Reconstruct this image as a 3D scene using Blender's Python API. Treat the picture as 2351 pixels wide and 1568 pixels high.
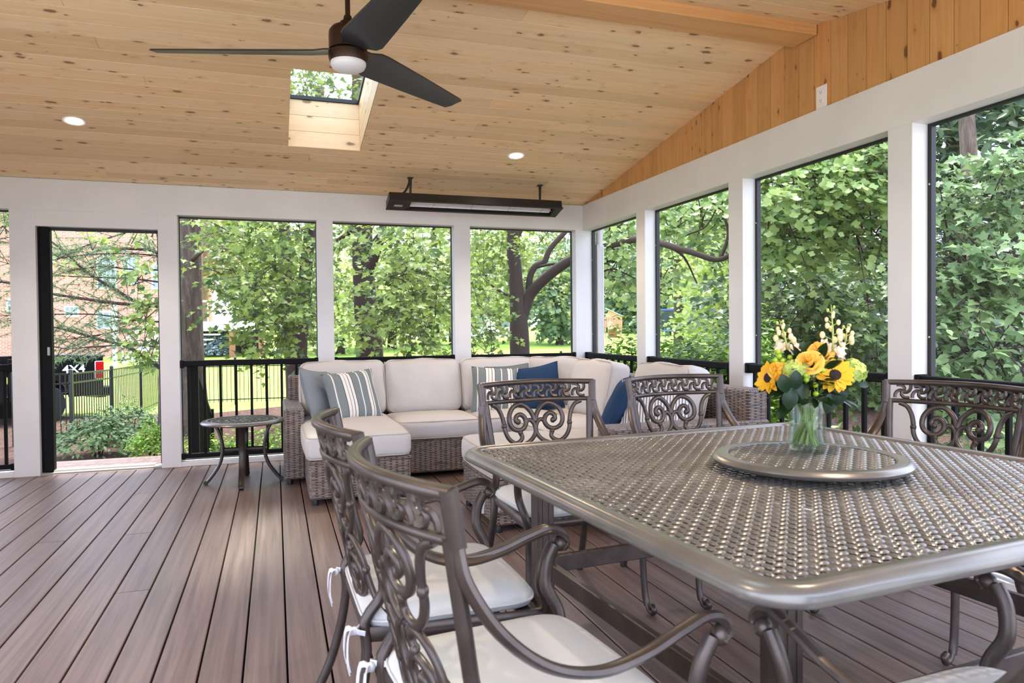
import bpy, math, random
import numpy as np
from mathutils import Vector, Matrix

# ------------------------------------------------------------------ camera
for o in list(bpy.data.objects):
    bpy.data.objects.remove(o, do_unlink=True)
SC = bpy.context.scene
COL = SC.collection
W, H, F = 2351.0, 1568.0, 1630.0
CH, YAW, PITCH, ROLL = 1.166, .3217, -.0181, -.0093
_d = np.array([math.sin(YAW) * math.cos(PITCH), math.cos(YAW) * math.cos(PITCH), math.sin(PITCH)])
_r = np.array([math.cos(YAW), -math.sin(YAW), 0.])
_u = np.cross(_r, _d)
CR = math.cos(ROLL) * _r + math.sin(ROLL) * _u
CU = -math.sin(ROLL) * _r + math.cos(ROLL) * _u
CP = np.array([0, 0, CH])
cam = bpy.data.cameras.new('camera')
cam.sensor_width = 36
cam.lens = F * 36 / W
cam.clip_start = .02
cam.clip_end = 600
cam.dof.use_dof = True
cam.dof.focus_distance = 5.4
cam.dof.aperture_fstop = 7.0
cam_o = bpy.data.objects.new('camera', cam)
COL.objects.link(cam_o)
cam_o.matrix_world = Matrix(((CR[0], CU[0], -_d[0], CP[0]), (CR[1], CU[1], -_d[1], CP[1]), (CR[2], CU[2], -_d[2], CP[2]), (0, 0, 0, 1)))
SC.camera = cam_o

# ------------------------------------------------------------------ sky, sun, exposure
wd = bpy.data.worlds.new('overcast_sky')
SC.world = wd
wd.use_nodes = True
bg = wd.node_tree.nodes['Background']
bg.inputs[0].default_value = (.81, .93, 1.24, 1)
bg.inputs[1].default_value = 1.0
sun = bpy.data.lights.new('sun', 'SUN')
sun.energy = 2.2
sun.angle = math.radians(12)
sun.color = (1, .97, .92)
sun_o = bpy.data.objects.new('sun', sun)
COL.objects.link(sun_o)
sun_o.location = (3, 12, 30)
sun_o.rotation_euler = (math.radians(-21), 0, math.radians(-28))
SC.view_settings.view_transform = 'Standard'
SC.view_settings.look = 'None'
SC.view_settings.exposure = 2.2
SC.view_settings.gamma = 1
SC.view_settings.use_curve_mapping = False
SC.cycles.max_bounces = 7
SC.cycles.diffuse_bounces = 4
SC.cycles.glossy_bounces = 2
SC.cycles.transmission_bounces = 4
SC.cycles.transparent_max_bounces = 12
SC.cycles.caustics_reflective = False
SC.cycles.caustics_refractive = False


def ray(x, y):
    return _d + CR * (x - W / 2) / F - CU * (y - H / 2) / F


def at_depth(x, y, dep):
    """point seen at pixel x, y, dep metres along the view axis"""
    return CP + ray(x, y) * dep


def at_y(x, y, Y):
    v = ray(x, y)
    return CP + v * (Y / v[1])


# ------------------------------------------------------------------ helpers
def srgb(r, g, b):
    def c(v):
        v /= 255.
        return v / 12.92 if v <= .04045 else ((v + .055) / 1.055) ** 2.4
    return (c(r), c(g), c(b), 1)


class N:
    """small node-tree writer"""
    def __init__(s, name):
        s.m = bpy.data.materials.new(name)
        s.m.use_nodes = True
        s.t = s.m.node_tree
        s.b = s.t.nodes['Principled BSDF']
        s.out = s.t.nodes['Material Output']

    def n(s, typ, **kw):
        nd = s.t.nodes.new(typ)
        ins = kw.pop('ins', {})
        for k, v in kw.items():
            setattr(nd, k, v)
        for k, v in ins.items():
            if isinstance(v, bpy.types.NodeSocket):
                s.t.links.new(v, nd.inputs[k])
            else:
                nd.inputs[k].default_value = v
        return nd

    def l(s, a, b):
        s.t.links.new(a, b)

    def set(s, **kw):
        for k, v in kw.items():
            k = k.replace('_', ' ')
            if isinstance(v, bpy.types.NodeSocket):
                s.l(v, s.b.inputs[k])
            else:
                s.b.inputs[k].default_value = v
        return s

    def math(s, op, a, b=None, c=None):
        nd = s.t.nodes.new('ShaderNodeMath')
        nd.operation = op
        for i, v in enumerate((a, b, c)):
            if v is None:
                continue
            if isinstance(v, bpy.types.NodeSocket):
                s.l(v, nd.inputs[i])
            else:
                nd.inputs[i].default_value = v
        return nd.outputs[0]

    def mix(s, fac, a, b, mode='MIX'):
        nd = s.t.nodes.new('ShaderNodeMix')
        nd.data_type = 'RGBA'
        nd.blend_type = mode
        for i, v in ((0, fac), (6, a), (7, b)):
            if isinstance(v, bpy.types.NodeSocket):
                s.l(v, nd.inputs[i])
            else:
                nd.inputs[i].default_value = v
        return nd.outputs[2]

    def ramp(s, fac, stops):
        nd = s.t.nodes.new('ShaderNodeValToRGB')
        el = nd.color_ramp.elements
        while len(el) < len(stops):
            el.new(.5)
        for e, (p, c) in zip(el, stops):
            e.position = p
            e.color = c if len(c) == 4 else (*c, 1)
        s.l(fac, nd.inputs[0])
        return nd.outputs[0]

    def bump(s, height, strength=.3, dist=.01):
        nd = s.n('ShaderNodeBump', ins={'Height': height, 'Strength': strength, 'Distance': dist})
        s.l(nd.outputs[0], s.b.inputs['Normal'])

    def coord(s, kind='Object', scale=(1, 1, 1), offset_random=False):
        tc = s.n('ShaderNodeTexCoord')
        v = tc.outputs[kind]
        if offset_random:
            oi = s.n('ShaderNodeObjectInfo')
            mul = s.n('ShaderNodeVectorMath', operation='SCALE', ins={0: (37.7, 23.1, 11.9), 'Scale': oi.outputs['Random']})
            v = s.n('ShaderNodeVectorMath', operation='ADD', ins={0: v, 1: mul.outputs[0]}).outputs[0]
        mp = s.n('ShaderNodeMapping', ins={'Vector': v, 'Scale': scale})
        return mp.outputs[0]


def plain(name, col, rough=.5, metal=0., spec=.5, noise=None, bump=0):
    m = N(name)
    m.set(Base_Color=col, Roughness=rough, Metallic=metal, Specular_IOR_Level=spec)
    if noise or bump:
        nz = m.n('ShaderNodeTexNoise', ins={'Vector': m.coord(), 'Scale': noise or 30., 'Detail': 4.})
        c2 = tuple(v * .82 for v in col[:3]) + (1,)
        m.set(Base_Color=m.mix(nz.outputs[0], col, c2))
        if bump:
            m.bump(nz.outputs[0], bump, .004)
    return m.m


def tag(o, label=None, cat=None, group=None, kind=None):
    for k, v in (('label', label), ('category', cat), ('group', group), ('kind', kind)):
        if v:
            o[k] = v
    return o


def empty(name, loc=(0, 0, 0), rz=0, label=None, cat=None, group=None, kind=None, parent=None):
    o = bpy.data.objects.new(name, None)
    COL.objects.link(o)
    o.location = loc
    o.rotation_euler = (0, 0, rz)
    o.empty_display_size = .1
    o.parent = parent
    return tag(o, label, cat, group, kind)


def link(name, mesh, parent=None, loc=None, rot=None):
    o = bpy.data.objects.new(name, mesh)
    COL.objects.link(o)
    o.parent = parent
    if loc is not None:
        o.location = loc
    if rot is not None:
        o.rotation_euler = rot
    return o


def copy_tree(o, parent=None):
    c = o.copy()
    COL.objects.link(c)
    c.parent = parent
    for ch in list(o.children):
        copy_tree(ch, c)
    return c


def catmull(pts, n=6):
    P = [np.array(p, float) for p in pts]
    P = [2 * P[0] - P[1]] + P + [2 * P[-1] - P[-2]]
    out = []
    for i in range(1, len(P) - 2):
        for k in range(n):
            t = k / n
            a, b, c, d = P[i - 1], P[i], P[i + 1], P[i + 2]
            out.append(.5 * (2 * b + (c - a) * t + (2 * a - 5 * b + 4 * c - d) * t * t + (3 * b - a - 3 * c + d) * t ** 3))
    out.append(P[-2])
    return out


class MB:
    def __init__(s):
        s.v = []
        s.f = []

    def add(s, vs, fs, M=None):
        k = len(s.v)
        if M is not None:
            vs = [tuple(M @ Vector(v)) for v in vs]
        s.v += [tuple(map(float, v)) for v in vs]
        s.f += [tuple(i + k for i in f) for f in fs]
        return s

    def box(s, x0, x1, y0, y1, z0, z1, M=None):
        return s.add([(x, y, z) for z in (z0, z1) for y in (y0, y1) for x in (x0, x1)],
                     [(0, 2, 3, 1), (4, 5, 7, 6), (0, 1, 5, 4), (2, 6, 7, 3), (0, 4, 6, 2), (1, 3, 7, 5)], M)

    def rbox(s, x0, x1, y0, y1, z0, z1, b=.005, M=None):
        """box with chamfered edges"""
        lo, hi = (x0, y0, z0), (x1, y1, z1)
        idx, vs = {}, []
        for sx in (0, 1):
            for sy in (0, 1):
                for sz in (0, 1):
                    sg = (sx, sy, sz)
                    for ax in range(3):
                        p = []
                        for k in range(3):
                            e = (lo, hi)[sg[k]][k]
                            p.append(e if k == ax else e + (b if sg[k] == 0 else -b))
                        idx[sg + (ax,)] = len(vs)
                        vs.append(p)
        fs = []
        c = Vector(((x0 + x1) / 2, (y0 + y1) / 2, (z0 + z1) / 2))

        def face(ids):
            q = [Vector(vs[i]) for i in ids]
            nn = (q[1] - q[0]).cross(q[2] - q[0])
            if nn.dot(sum(q, Vector()) / len(q) - c) < 0:
                ids = ids[::-1]
            fs.append(tuple(ids))
        for ax in range(3):
            a, bb = [k for k in range(3) if k != ax]
            for sd in (0, 1):
                q = []
                for (p, r) in ((0, 0), (0, 1), (1, 1), (1, 0)):
                    g = [0, 0, 0]
                    g[ax], g[a], g[bb] = sd, p, r
                    q.append(idx[tuple(g) + (ax,)])
                face(q)
            for p in (0, 1):
                for r in (0, 1):
                    g0, g1 = [0, 0, 0], [0, 0, 0]
                    g0[a] = g1[a] = p
                    g0[bb] = g1[bb] = r
                    g1[ax] = 1
                    face([idx[tuple(g0) + (a,)], idx[tuple(g1) + (a,)], idx[tuple(g1) + (bb,)], idx[tuple(g0) + (bb,)]])
        for sx in (0, 1):
            for sy in (0, 1):
                for sz in (0, 1):
                    face([idx[(sx, sy, sz, k)] for k in range(3)])
        return s.add(vs, fs, M)

    def tube(s, pts, r, n=8, up=None, flat=None, closed=False, caps=True, M=None):
        """sweep along pts; r scalar or list; flat=(in-plane, along up) factors"""
        P = [np.array(p, float) for p in pts]
        k = len(P)
        R = r if hasattr(r, '__len__') else [r] * k
        fx, fy = flat or (1, 1)
        vs, fs = [], []
        prev = None
        for i in range(k):
            if closed:
                t = P[(i + 1) % k] - P[i - 1]
            else:
                t = P[min(i + 1, k - 1)] - P[max(i - 1, 0)]
            t = t / (np.linalg.norm(t) + 1e-12)
            if up is not None:
                u = np.array(up[i] if hasattr(up[0], '__len__') else up, float)
            elif prev is None:
                u = np.array((0, 0, 1.)) if abs(t[2]) < .9 else np.array((1., 0, 0))
            else:
                u = prev
            u = u - t * (u @ t)
            u /= np.linalg.norm(u) + 1e-12
            prev = u
            w = np.cross(t, u)
            for j in range(n):
                a = 2 * math.pi * (j + .5) / n
                vs.append(P[i] + (w * math.cos(a) * fx + u * math.sin(a) * fy) * R[i])
        for i in range(k if closed else k - 1):
            for j in range(n):
                a, b = i * n + j, i * n + (j + 1) % n
                c, d = ((i + 1) % k) * n + (j + 1) % n, ((i + 1) % k) * n + j
                fs.append((a, d, c, b))
        if caps and not closed:
            fs.append(tuple(range(n)))
            fs.append(tuple(range(k * n - 1, k * n - n - 1, -1)))
        return s.add(vs, fs, M)

    def lathe(s, prof, n=24, M=None):
        vs, fs = [], []
        for (r, z) in prof:
            for j in range(n):
                a = 2 * math.pi * j / n
                vs.append((r * math.cos(a), r * math.sin(a), z))
        for i in range(len(prof) - 1):
            for j in range(n):
                fs.append((i * n + j, i * n + (j + 1) % n, (i + 1) * n + (j + 1) % n, (i + 1) * n + j))
        if prof[0][0] > 1e-6:
            fs.append(tuple(range(n - 1, -1, -1)))
        if prof[-1][0] > 1e-6:
            fs.append(tuple((len(prof) - 1) * n + j for j in range(n)))
        return s.add(vs, fs, M)

    def prism(s, poly, z0, z1, M=None):
        n = len(poly)
        vs = [(x, y, z0) for x, y in poly] + [(x, y, z1) for x, y in poly]
        fs = [tuple(range(n - 1, -1, -1)), tuple(range(n, 2 * n))]
        fs += [(i, (i + 1) % n, n + (i + 1) % n, n + i) for i in range(n)]
        return s.add(vs, fs, M)

    def sphere(s, c, r, n=8, sq=(1, 1, 1)):
        prof = [(r * math.sin(math.pi * i / n), -r * math.cos(math.pi * i / n)) for i in range(n + 1)]
        M = Matrix.Translation(c) @ Matrix.Diagonal((sq[0], sq[1], sq[2], 1))
        return s.lathe([(max(p, 1e-7), z) for p, z in prof], n + 2, M)

    def mesh(s, name, mat=None, smooth=None, uv=False):
        me = bpy.data.meshes.new(name)
        me.from_pydata(s.v, [], s.f)
        if mat is not None:
            me.materials.append(mat)
        if smooth is not None:
            me.polygons.foreach_set('use_smooth', [True] * len(me.polygons))
            if smooth < 180:
                me.set_sharp_from_angle(angle=math.radians(smooth))
        if uv:
            boxuv(me)
        me.update()
        return me

    def build(s, name, mat=None, parent=None, smooth=None, uv=False, loc=None, rot=None):
        return link(name, s.mesh(name, mat, smooth, uv), parent, loc, rot)


def boxuv(me):
    uvl = me.uv_layers.new(name='UVMap')
    nl = len(me.loops)
    co = np.empty(len(me.vertices) * 3)
    me.vertices.foreach_get('co', co)
    co = co.reshape(-1, 3)
    uv = np.empty((nl, 2))
    for p in me.polygons:
        nn = np.abs(np.array(p.normal))
        ax = int(np.argmax(nn))
        for li in p.loop_indices:
            c = co[me.loops[li].vertex_index]
            uv[li] = (c[1], c[2]) if ax == 0 else (c[0], c[2]) if ax == 1 else (c[1], c[0])
    uvl.data.foreach_set('uv', uv.ravel())


def arr_mesh(name, V, Fc, mat, smooth=False):
    """mesh from numpy arrays V (n,3), Fc (m,3) triangles"""
    me = bpy.data.meshes.new(name)
    V = np.ascontiguousarray(V, dtype=np.float32)
    Fc = np.ascontiguousarray(Fc, dtype=np.int32)
    me.vertices.add(len(V))
    me.vertices.foreach_set('co', V.ravel())
    me.loops.add(Fc.size)
    me.loops.foreach_set('vertex_index', Fc.ravel())
    me.polygons.add(len(Fc))
    me.polygons.foreach_set('loop_start', np.arange(0, Fc.size, 3, dtype=np.int32))
    me.polygons.foreach_set('loop_total', np.full(len(Fc), 3, dtype=np.int32))
    if smooth:
        me.polygons.foreach_set('use_smooth', np.ones(len(Fc), dtype=bool))
    me.update(calc_edges=True)
    me.validate()
    if mat is not None:
        me.materials.append(mat)
    return me


# ------------------------------------------------------------------ materials
WHITE = plain('white_trim_paint', srgb(232, 230, 229), .45, noise=3.)
BLACK = plain('black_powder_coat', (.004, .004, .0045, 1), .6, 0, .15)
BLACKM = plain('black_screen_track', (.006, .006, .007, 1), .5)


def wood_mat(name, c_light, c_mid, c_dark, c_knot, axis, knot=1.0, rough=.5):
    """knotty softwood: grain runs along axis (0, 1 or 2) of the object's own coordinates"""
    m = N(name)
    sc = [14., 14., 14.]
    sc[axis] = .8
    v = m.coord('Object', tuple(sc), True)
    nz = m.n('ShaderNodeTexNoise', ins={'Vector': v, 'Scale': 1.3, 'Detail': 6., 'Roughness': .6, 'Distortion': .6})
    fine = [120., 120., 120.]
    fine[axis] = 2.
    nz2 = m.n('ShaderNodeTexNoise', ins={'Vector': m.coord('Object', tuple(fine), True), 'Scale': 1., 'Detail': 2.})
    base = m.ramp(nz.outputs[0], [(.3, c_mid), (.5, c_light), (.72, c_mid)])
    base = m.mix(m.math('MULTIPLY', nz2.outputs[0], .32), base, c_dark)
    oi = m.n('ShaderNodeObjectInfo')
    tone = m.ramp(oi.outputs['Random'], [(0, (.86, .81, .74)), (.5, (1, 1, 1)), (1, (1.0, .90, .80))])
    base = m.mix(1.0, base, tone, 'MULTIPLY')
    ks = [17., 17., 17.]
    ks[axis] = 8.5
    kn_n = m.n('ShaderNodeTexNoise', ins={'Vector': m.coord('Object', (34, 34, 34), True), 'Scale': 1., 'Detail': 2.})
    kn_o = m.n('ShaderNodeVectorMath', operation='SCALE', ins={0: kn_n.outputs['Color'], 'Scale': .32})
    kn_v = m.n('ShaderNodeVectorMath', operation='ADD', ins={0: m.coord('Object', tuple(ks), True), 1: kn_o.outputs[0]})
    vo = m.n('ShaderNodeTexVoronoi', ins={'Vector': kn_v.outputs[0], 'Scale': 1., 'Randomness': 1.})
    sel = m.n('ShaderNodeSeparateColor', ins={'Color': vo.outputs['Color']})
    big = m.math('MULTIPLY_ADD', m.math('POWER', sel.outputs[0], 2.), .26, .06)            # every cell its own knot size
    on = m.math('GREATER_THAN', sel.outputs[1], .28)
    ring = m.math('DIVIDE', vo.outputs['Distance'], m.math('MAXIMUM', big, .03))
    kn = m.math('MULTIPLY', m.math('SUBTRACT', 1., m.math('SMOOTH_MIN', ring, 1., .3)), on)
    kn = m.math('MULTIPLY', m.math('MINIMUM', m.math('MULTIPLY', kn, 3.2), 1.), knot)
    halo = m.math('MULTIPLY', m.math('SUBTRACT', 1., m.math('MINIMUM', m.math('MULTIPLY', ring, .45), 1.)), on)
    base = m.mix(m.math('MULTIPLY', halo, .5 * knot), base, c_dark)
    m.set(Base_Color=m.mix(m.math('MULTIPLY', kn, .80), base, c_knot), Roughness=rough)
    m.bump(nz2.outputs[0], .06, .002)
    return m.m


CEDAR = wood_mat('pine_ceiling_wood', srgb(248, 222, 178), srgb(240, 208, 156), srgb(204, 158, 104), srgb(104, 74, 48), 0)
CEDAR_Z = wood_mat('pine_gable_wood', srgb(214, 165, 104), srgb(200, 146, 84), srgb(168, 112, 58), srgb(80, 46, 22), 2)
CEDAR_Y = wood_mat('pine_well_side_wood', srgb(240, 216, 180), srgb(230, 200, 160), srgb(205, 165, 120), srgb(110, 75, 48), 1)
PINEWELL = wood_mat('pine_well_wood', srgb(240, 216, 184), srgb(232, 204, 166), srgb(208, 168, 124), srgb(110, 75, 48), 0)
FIR = wood_mat('fir_beam_wood', srgb(226, 176, 116), srgb(208, 154, 94), srgb(186, 126, 70), srgb(120, 70, 35), 0, knot=.1)


def deck_mat():
    m = N('composite_deck_board')
    v = m.coord('Object', (38, 1.1, 10), True)
    nz = m.n('ShaderNodeTexNoise', ins={'Vector': v, 'Scale': 1., 'Detail': 7., 'Roughness': .62, 'Distortion': .5})
    v2 = m.coord('Object', (9, .55, 9), True)
    wv = m.n('ShaderNodeTexWave', wave_type='RINGS', ins={'Vector': v2, 'Scale': 1.3, 'Distortion': 3.5, 'Detail': 2., 'Detail Scale': 1.2})
    c = m.ramp(nz.outputs[0], [(.3, srgb(92, 74, 68)), (.5, srgb(120, 100, 92)), (.72, srgb(140, 121, 112))])
    c = m.mix(m.math('MULTIPLY', wv.outputs['Fac'], .34), c, srgb(94, 74, 68))
    oi = m.n('ShaderNodeObjectInfo')
    tone = m.ramp(oi.outputs['Random'], [(0, (.86, .84, .83)), (.5, (1, 1, 1)), (1, (1.02, .96, .94))])
    c = m.mix(1., c, tone, 'MULTIPLY')
    m.set(Base_Color=c, Roughness=.42)
    m.bump(nz.outputs[0], .12, .003)
    return m.m


DECK = deck_mat()
# ------------------------------------------------------------------ room shell
XR, YB, ZT, ZB = 3.0055, 6.692, 2.421, 2.167          # inner faces of right and back walls, header top and bottom
XL, YF, TH = -2.9, -.30, .14
PITCH_R = .158
YR = 3.475
ZR = ZT + PITCH_R * (YB - YR)
AR = math.atan(PITCH_R)
rnd = random.Random(4)

# floor: every deck board is its own piece
floor = empty('floor', kind='structure')
P0, PW = .023, .1443
k0, k1 = math.floor((XL - P0) / PW), math.ceil((XR + TH - P0) / PW)
fixed = {-7: [5.69], -6: [4.57], -9: [4.556], -5: [3.555]}
meshes = {}
for k in range(k0, k1):
    js = fixed.get(k)
    if js is None:
        js = [rnd.choice((2.4, 3.5, 4.6, 5.7)) + rnd.uniform(-.05, .05)] if (k < -9 or k > 4) and rnd.random() < .5 else []
    ys = [YF] + js + [YB + TH - .001]
    for a, b in zip(ys, ys[1:]):
        L = b - a - .003
        key = round(L, 3)
        if key not in meshes:
            meshes[key] = MB().rbox(-PW / 2 + .0035, PW / 2 - .0035, 0, L, -.024, 0, .0025).mesh('deck_board', DECK)
        link('deck_board', meshes[key], floor, (P0 + (k + .5) * PW, a, 0))
MB().box(XL - .1, XR + TH, YF, YB + TH, -.30, -.06).build('deck_substructure', plain('deck_joist_dark', (.02, .016, .014, 1), .9), floor)

ALU = plain('aluminium_threshold', srgb(214, 206, 196), .45, .2)
SCREEN = N('insect_screen')
tr = SCREEN.n('ShaderNodeBsdfTransparent', ins={'Color': (1, 1, 1, 1)})
df = SCREEN.n('ShaderNodeBsdfDiffuse', ins={'Color': (.10, .10, .105, 1)})
mx = SCREEN.n('ShaderNodeMixShader', ins={0: .13, 1: tr.outputs[0], 2: df.outputs[0]})
SCREEN.l(mx.outputs[0], SCREEN.out.inputs[0])
SCREEN = SCREEN.m


def wall_piece(axis, name, parent, a0, a1, z0, z1, d0=0, d1=TH, b=.0012):
    """a piece of the back wall (axis 0: runs in x) or the right wall (axis 1: runs in y)"""
    m = MB()
    if axis == 0:
        m.rbox(a0, a1, YB + d0, YB + d1, z0, z1, b)
    else:
        m.rbox(XR + d0, XR + d1, a0, a1, z0, z1, b)
    return m.build(name, WHITE, parent)


wb = empty('wall_back', kind='structure')
wr = empty('wall_right', kind='structure')
back_posts = [(XL - TH, -2.80), (-2.015, -1.834), (-.936, -.784), (.37, .513), (1.65, 1.811), (2.926, XR + TH)]
for a, b in back_posts:
    wall_piece(0, 'post', wb, a, b, 0, ZB)
wall_piece(0, 'header', wb, XL - TH, XR + TH, ZB, ZT)
wall_piece(0, 'door_header', wb, -1.834, -.936, 2.036, ZB)
right_posts = [(5.403, 5.557), (4.067, 4.225), (2.722, 2.870), (1.39, 1.54), (.05, .20)]
for a, b in right_posts:
    wall_piece(1, 'post', wr, a, b, 0, ZB)
wall_piece(1, 'header', wr, YF, YB, ZB, ZT)
# bottom sill boards under the rails
for a, b in ((-2.80, -2.015), (-.784, .37), (.513, 1.65), (1.811, 2.926)):
    wall_piece(0, 'sill_board', wb, a, b, 0, .042, .0, .125, .003)
for a, b in ((5.557, YB), (4.225, 5.403), (2.870, 4.067), (1.54, 2.722), (.20, 1.39)):
    wall_piece(1, 'sill_board', wr, a, b, 0, .042, .0, .125, .003)
# gable boards above the right header
ys = [3.41 + .129 * i for i in range(-22, 26)]
for y0, y1 in zip(ys, ys[1:]):
    if y0 > YB - .02:
        continue
    y1 = min(y1, YB) - .0030
    zc = lambda y: ZR - PITCH_R * abs(y - YR) + .03
    c = .0012
    pr = [(y0, c), (y0 + c, 0), (y1 - c, 0), (y1, c)]
    vs, fs = [], []
    for (y, dx) in pr + [(y1, .016), (y0, .016)]:
        vs += [(XR + .012 + dx, y, ZT - .002), (XR + .012 + dx, y, zc(y))]
    n = 6
    for i in range(n):
        j = (i + 1) % n
        fs.append((2 * i, 2 * i + 1, 2 * j + 1, 2 * j))
    m = MB().add(vs, fs)
    if y0 < YR < y1:
        pass
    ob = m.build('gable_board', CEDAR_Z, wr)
MB().add([(XR + .04, YF, ZT), (XR + .04, YB + TH, ZT), (XR + .04, YR, ZR + .05), (XR + TH, YF, ZT), (XR + TH, YB + TH, ZT), (XR + TH, YR, ZR + .05)],
         [(0, 2, 1), (3, 4, 5), (0, 1, 4, 3), (1, 2, 5, 4), (2, 0, 3, 5)]).build('gable_backing', plain('dark_backing_wood', srgb(64, 44, 28), .9), wr)

# left and front sides, unseen; openings and siding laid out to set the light
wl = empty('wall_left', kind='structure')
MB().rbox(XL - TH, XL, YF, YB, ZB, ZT, .004).build('header', WHITE, wl)
for y in (3.75, 2.4, 1.05, YF):
    MB().rbox(XL - TH, XL, y, y + .15, 0, ZB, .004).build('post', WHITE, wl)
MB().box(XL - TH, XL - .03, 3.9, YB, 0, ZB).build('wall_core', WHITE, wl)
for i in range(14):
    MB().rbox(XL - .03, XL, 3.9, YB, i * .155, i * .155 + .15, .004).build('siding_board', WHITE, wl)
MB().add([(XL - TH, YF, ZT), (XL - TH, YB + TH, ZT), (XL - TH, YR, ZR + .05), (XL, YF, ZT), (XL, YB + TH, ZT), (XL, YR, ZR + .05)],
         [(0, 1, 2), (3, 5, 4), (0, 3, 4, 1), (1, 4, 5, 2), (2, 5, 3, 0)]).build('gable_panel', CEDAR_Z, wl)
wf = empty('wall_front', kind='structure')
MB().rbox(XL - TH, XR + TH, YF - TH, YF, ZB, ZT, .004).build('header', WHITE, wf)
for x in (XL - TH, XR):
    MB().rbox(x, x + TH, YF - TH, YF, 0, ZB, .004).build('post', WHITE, wf)


# ceiling: two slopes of tongue-and-groove boards
SX0, SX1, SS0, SS1, SWD = .115, .655, 1.089, 2.258, .385     # skylight opening in slope coordinates


def slope(name, ang, sgn, s_end, sky):
    root = empty(name, (0, YR, ZR), kind='structure')
    root.rotation_euler = (ang, 0, 0)
    s = .049
    while s < s_end - .02:
        w = min(.13, s_end - s)
        spans = [(XL, XR + .012)]
        if sky and SS0 - .01 < s < SS1 - .01:
            spans = [(XL, SX0), (SX1, XR + .012)]
        for x0, x1 in spans:
            cuts = [x0]
            if rnd.random() < .75:
                c = rnd.uniform(x0 + .6, x1 - .6)
                cuts.append(c)
                if x1 - c > 2.6 and rnd.random() < .5:
                    cuts.append(c + rnd.uniform(1.2, 2.0))
            cuts.append(x1)
            for a, b in zip(cuts, cuts[1:]):
                y0, y1 = (s, s + w) if sgn > 0 else (-s - w, -s)
                MB().rbox(0, b - a - .0012, 0, y1 - y0 - .0030, 0, .016, .0012).build('ceiling_board', CEDAR, root, loc=(a, y0, 0))
        s += .13
    dk = plain('roof_deck', (.05, .045, .04, 1), .9) if name == 'ceiling' else bpy.data.materials['roof_deck']
    e = s_end + (.75 if sgn > 0 else .3)
    q0, q1 = (1, 1) if sgn > 0 else (-1, -1)
    rects = [(XL - .5, SX0 - .02, -.02, e), (SX1 + .02, XR + .55, -.02, e), (SX0 - .02, SX1 + .02, -.02, SS0 - .02), (SX0 - .02, SX1 + .02, SS1 + .02, e)]
    if sgn < 0:
        rects = [(a, b, -d, -c) for a, b, c, d in rects]
    for (a, b, c, d) in rects:
        MB().box(a, b, c, d, .017, .26).build('roof_panel', dk, root)
    return root


ceil = slope('ceiling', -AR, 1, (YB - YR) / math.cos(AR), True)
slope('ceiling_front', AR, -1, (YR - YF) / math.cos(AR), True)
MB().rbox(XL, XR + .005, YR - .10, YR + .10, ZR - .075, ZR - .004, .004).build('ridge_beam', FIR).__setitem__('kind', 'structure')

# skylight
GLASS = N('skylight_glass')
tr = GLASS.n('ShaderNodeBsdfTransparent', ins={'Color': (.86, .93, .88, 1)})
gl = GLASS.n('ShaderNodeBsdfGlossy', ins={'Roughness': .03})
mx = GLASS.n('ShaderNodeMixShader', ins={0: .08, 1: tr.outputs[0], 2: gl.outputs[0]})
GLASS.l(mx.outputs[0], GLASS.out.inputs[0])
GLASS = GLASS.m


def skylight(num, flip):
    sk = empty('window_%d' % num, kind='structure')
    sk.location = (0, YR, ZR)
    sk.rotation_euler = (AR if flip else -AR, 0, 0)
    bw = SWD / 3
    S0, S1 = (-SS1, -SS0) if flip else (SS0, SS1)
    for i in range(3):
        z0, z1 = i * bw + .0006, (i + 1) * bw - .0006
        MB().rbox(SX0, SX1, S1, S1 + .018, z0, z1, .002).build('well_board', PINEWELL, sk)
        MB().rbox(SX0, SX1, S0 - .018, S0, z0, z1, .002).build('well_board', PINEWELL, sk)
        MB().rbox(SX1, SX1 + .018, S0 - .018, S1 + .018, z0, z1, .002).build('well_board', CEDAR_Y, sk)
        MB().rbox(SX0 - .018, SX0, S0 - .018, S1 + .018, z0, z1, .002).build('well_board', CEDAR_Y, sk)
    m = MB()
    for (a, b, c, d) in ((SX0 - .03, SX1 + .03, S0 - .04, S0 + .012), (SX0 - .03, SX1 + .03, S1 - .012, S1 + .04), (SX0 - .03, SX0 + .012, S0, S1), (SX1 - .012, SX1 + .03, S0, S1)):
        m.box(a, b, c, d, SWD, SWD + .03)
    m.build('skylight_frame', BLACKM, sk)
    MB().box(SX0, SX1, S0, S1, SWD + .012, SWD + .018).build('skylight_pane', GLASS, sk)


skylight(9, False)
skylight(10, True)  # unseen second skylight, added to light the table and floor


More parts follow.
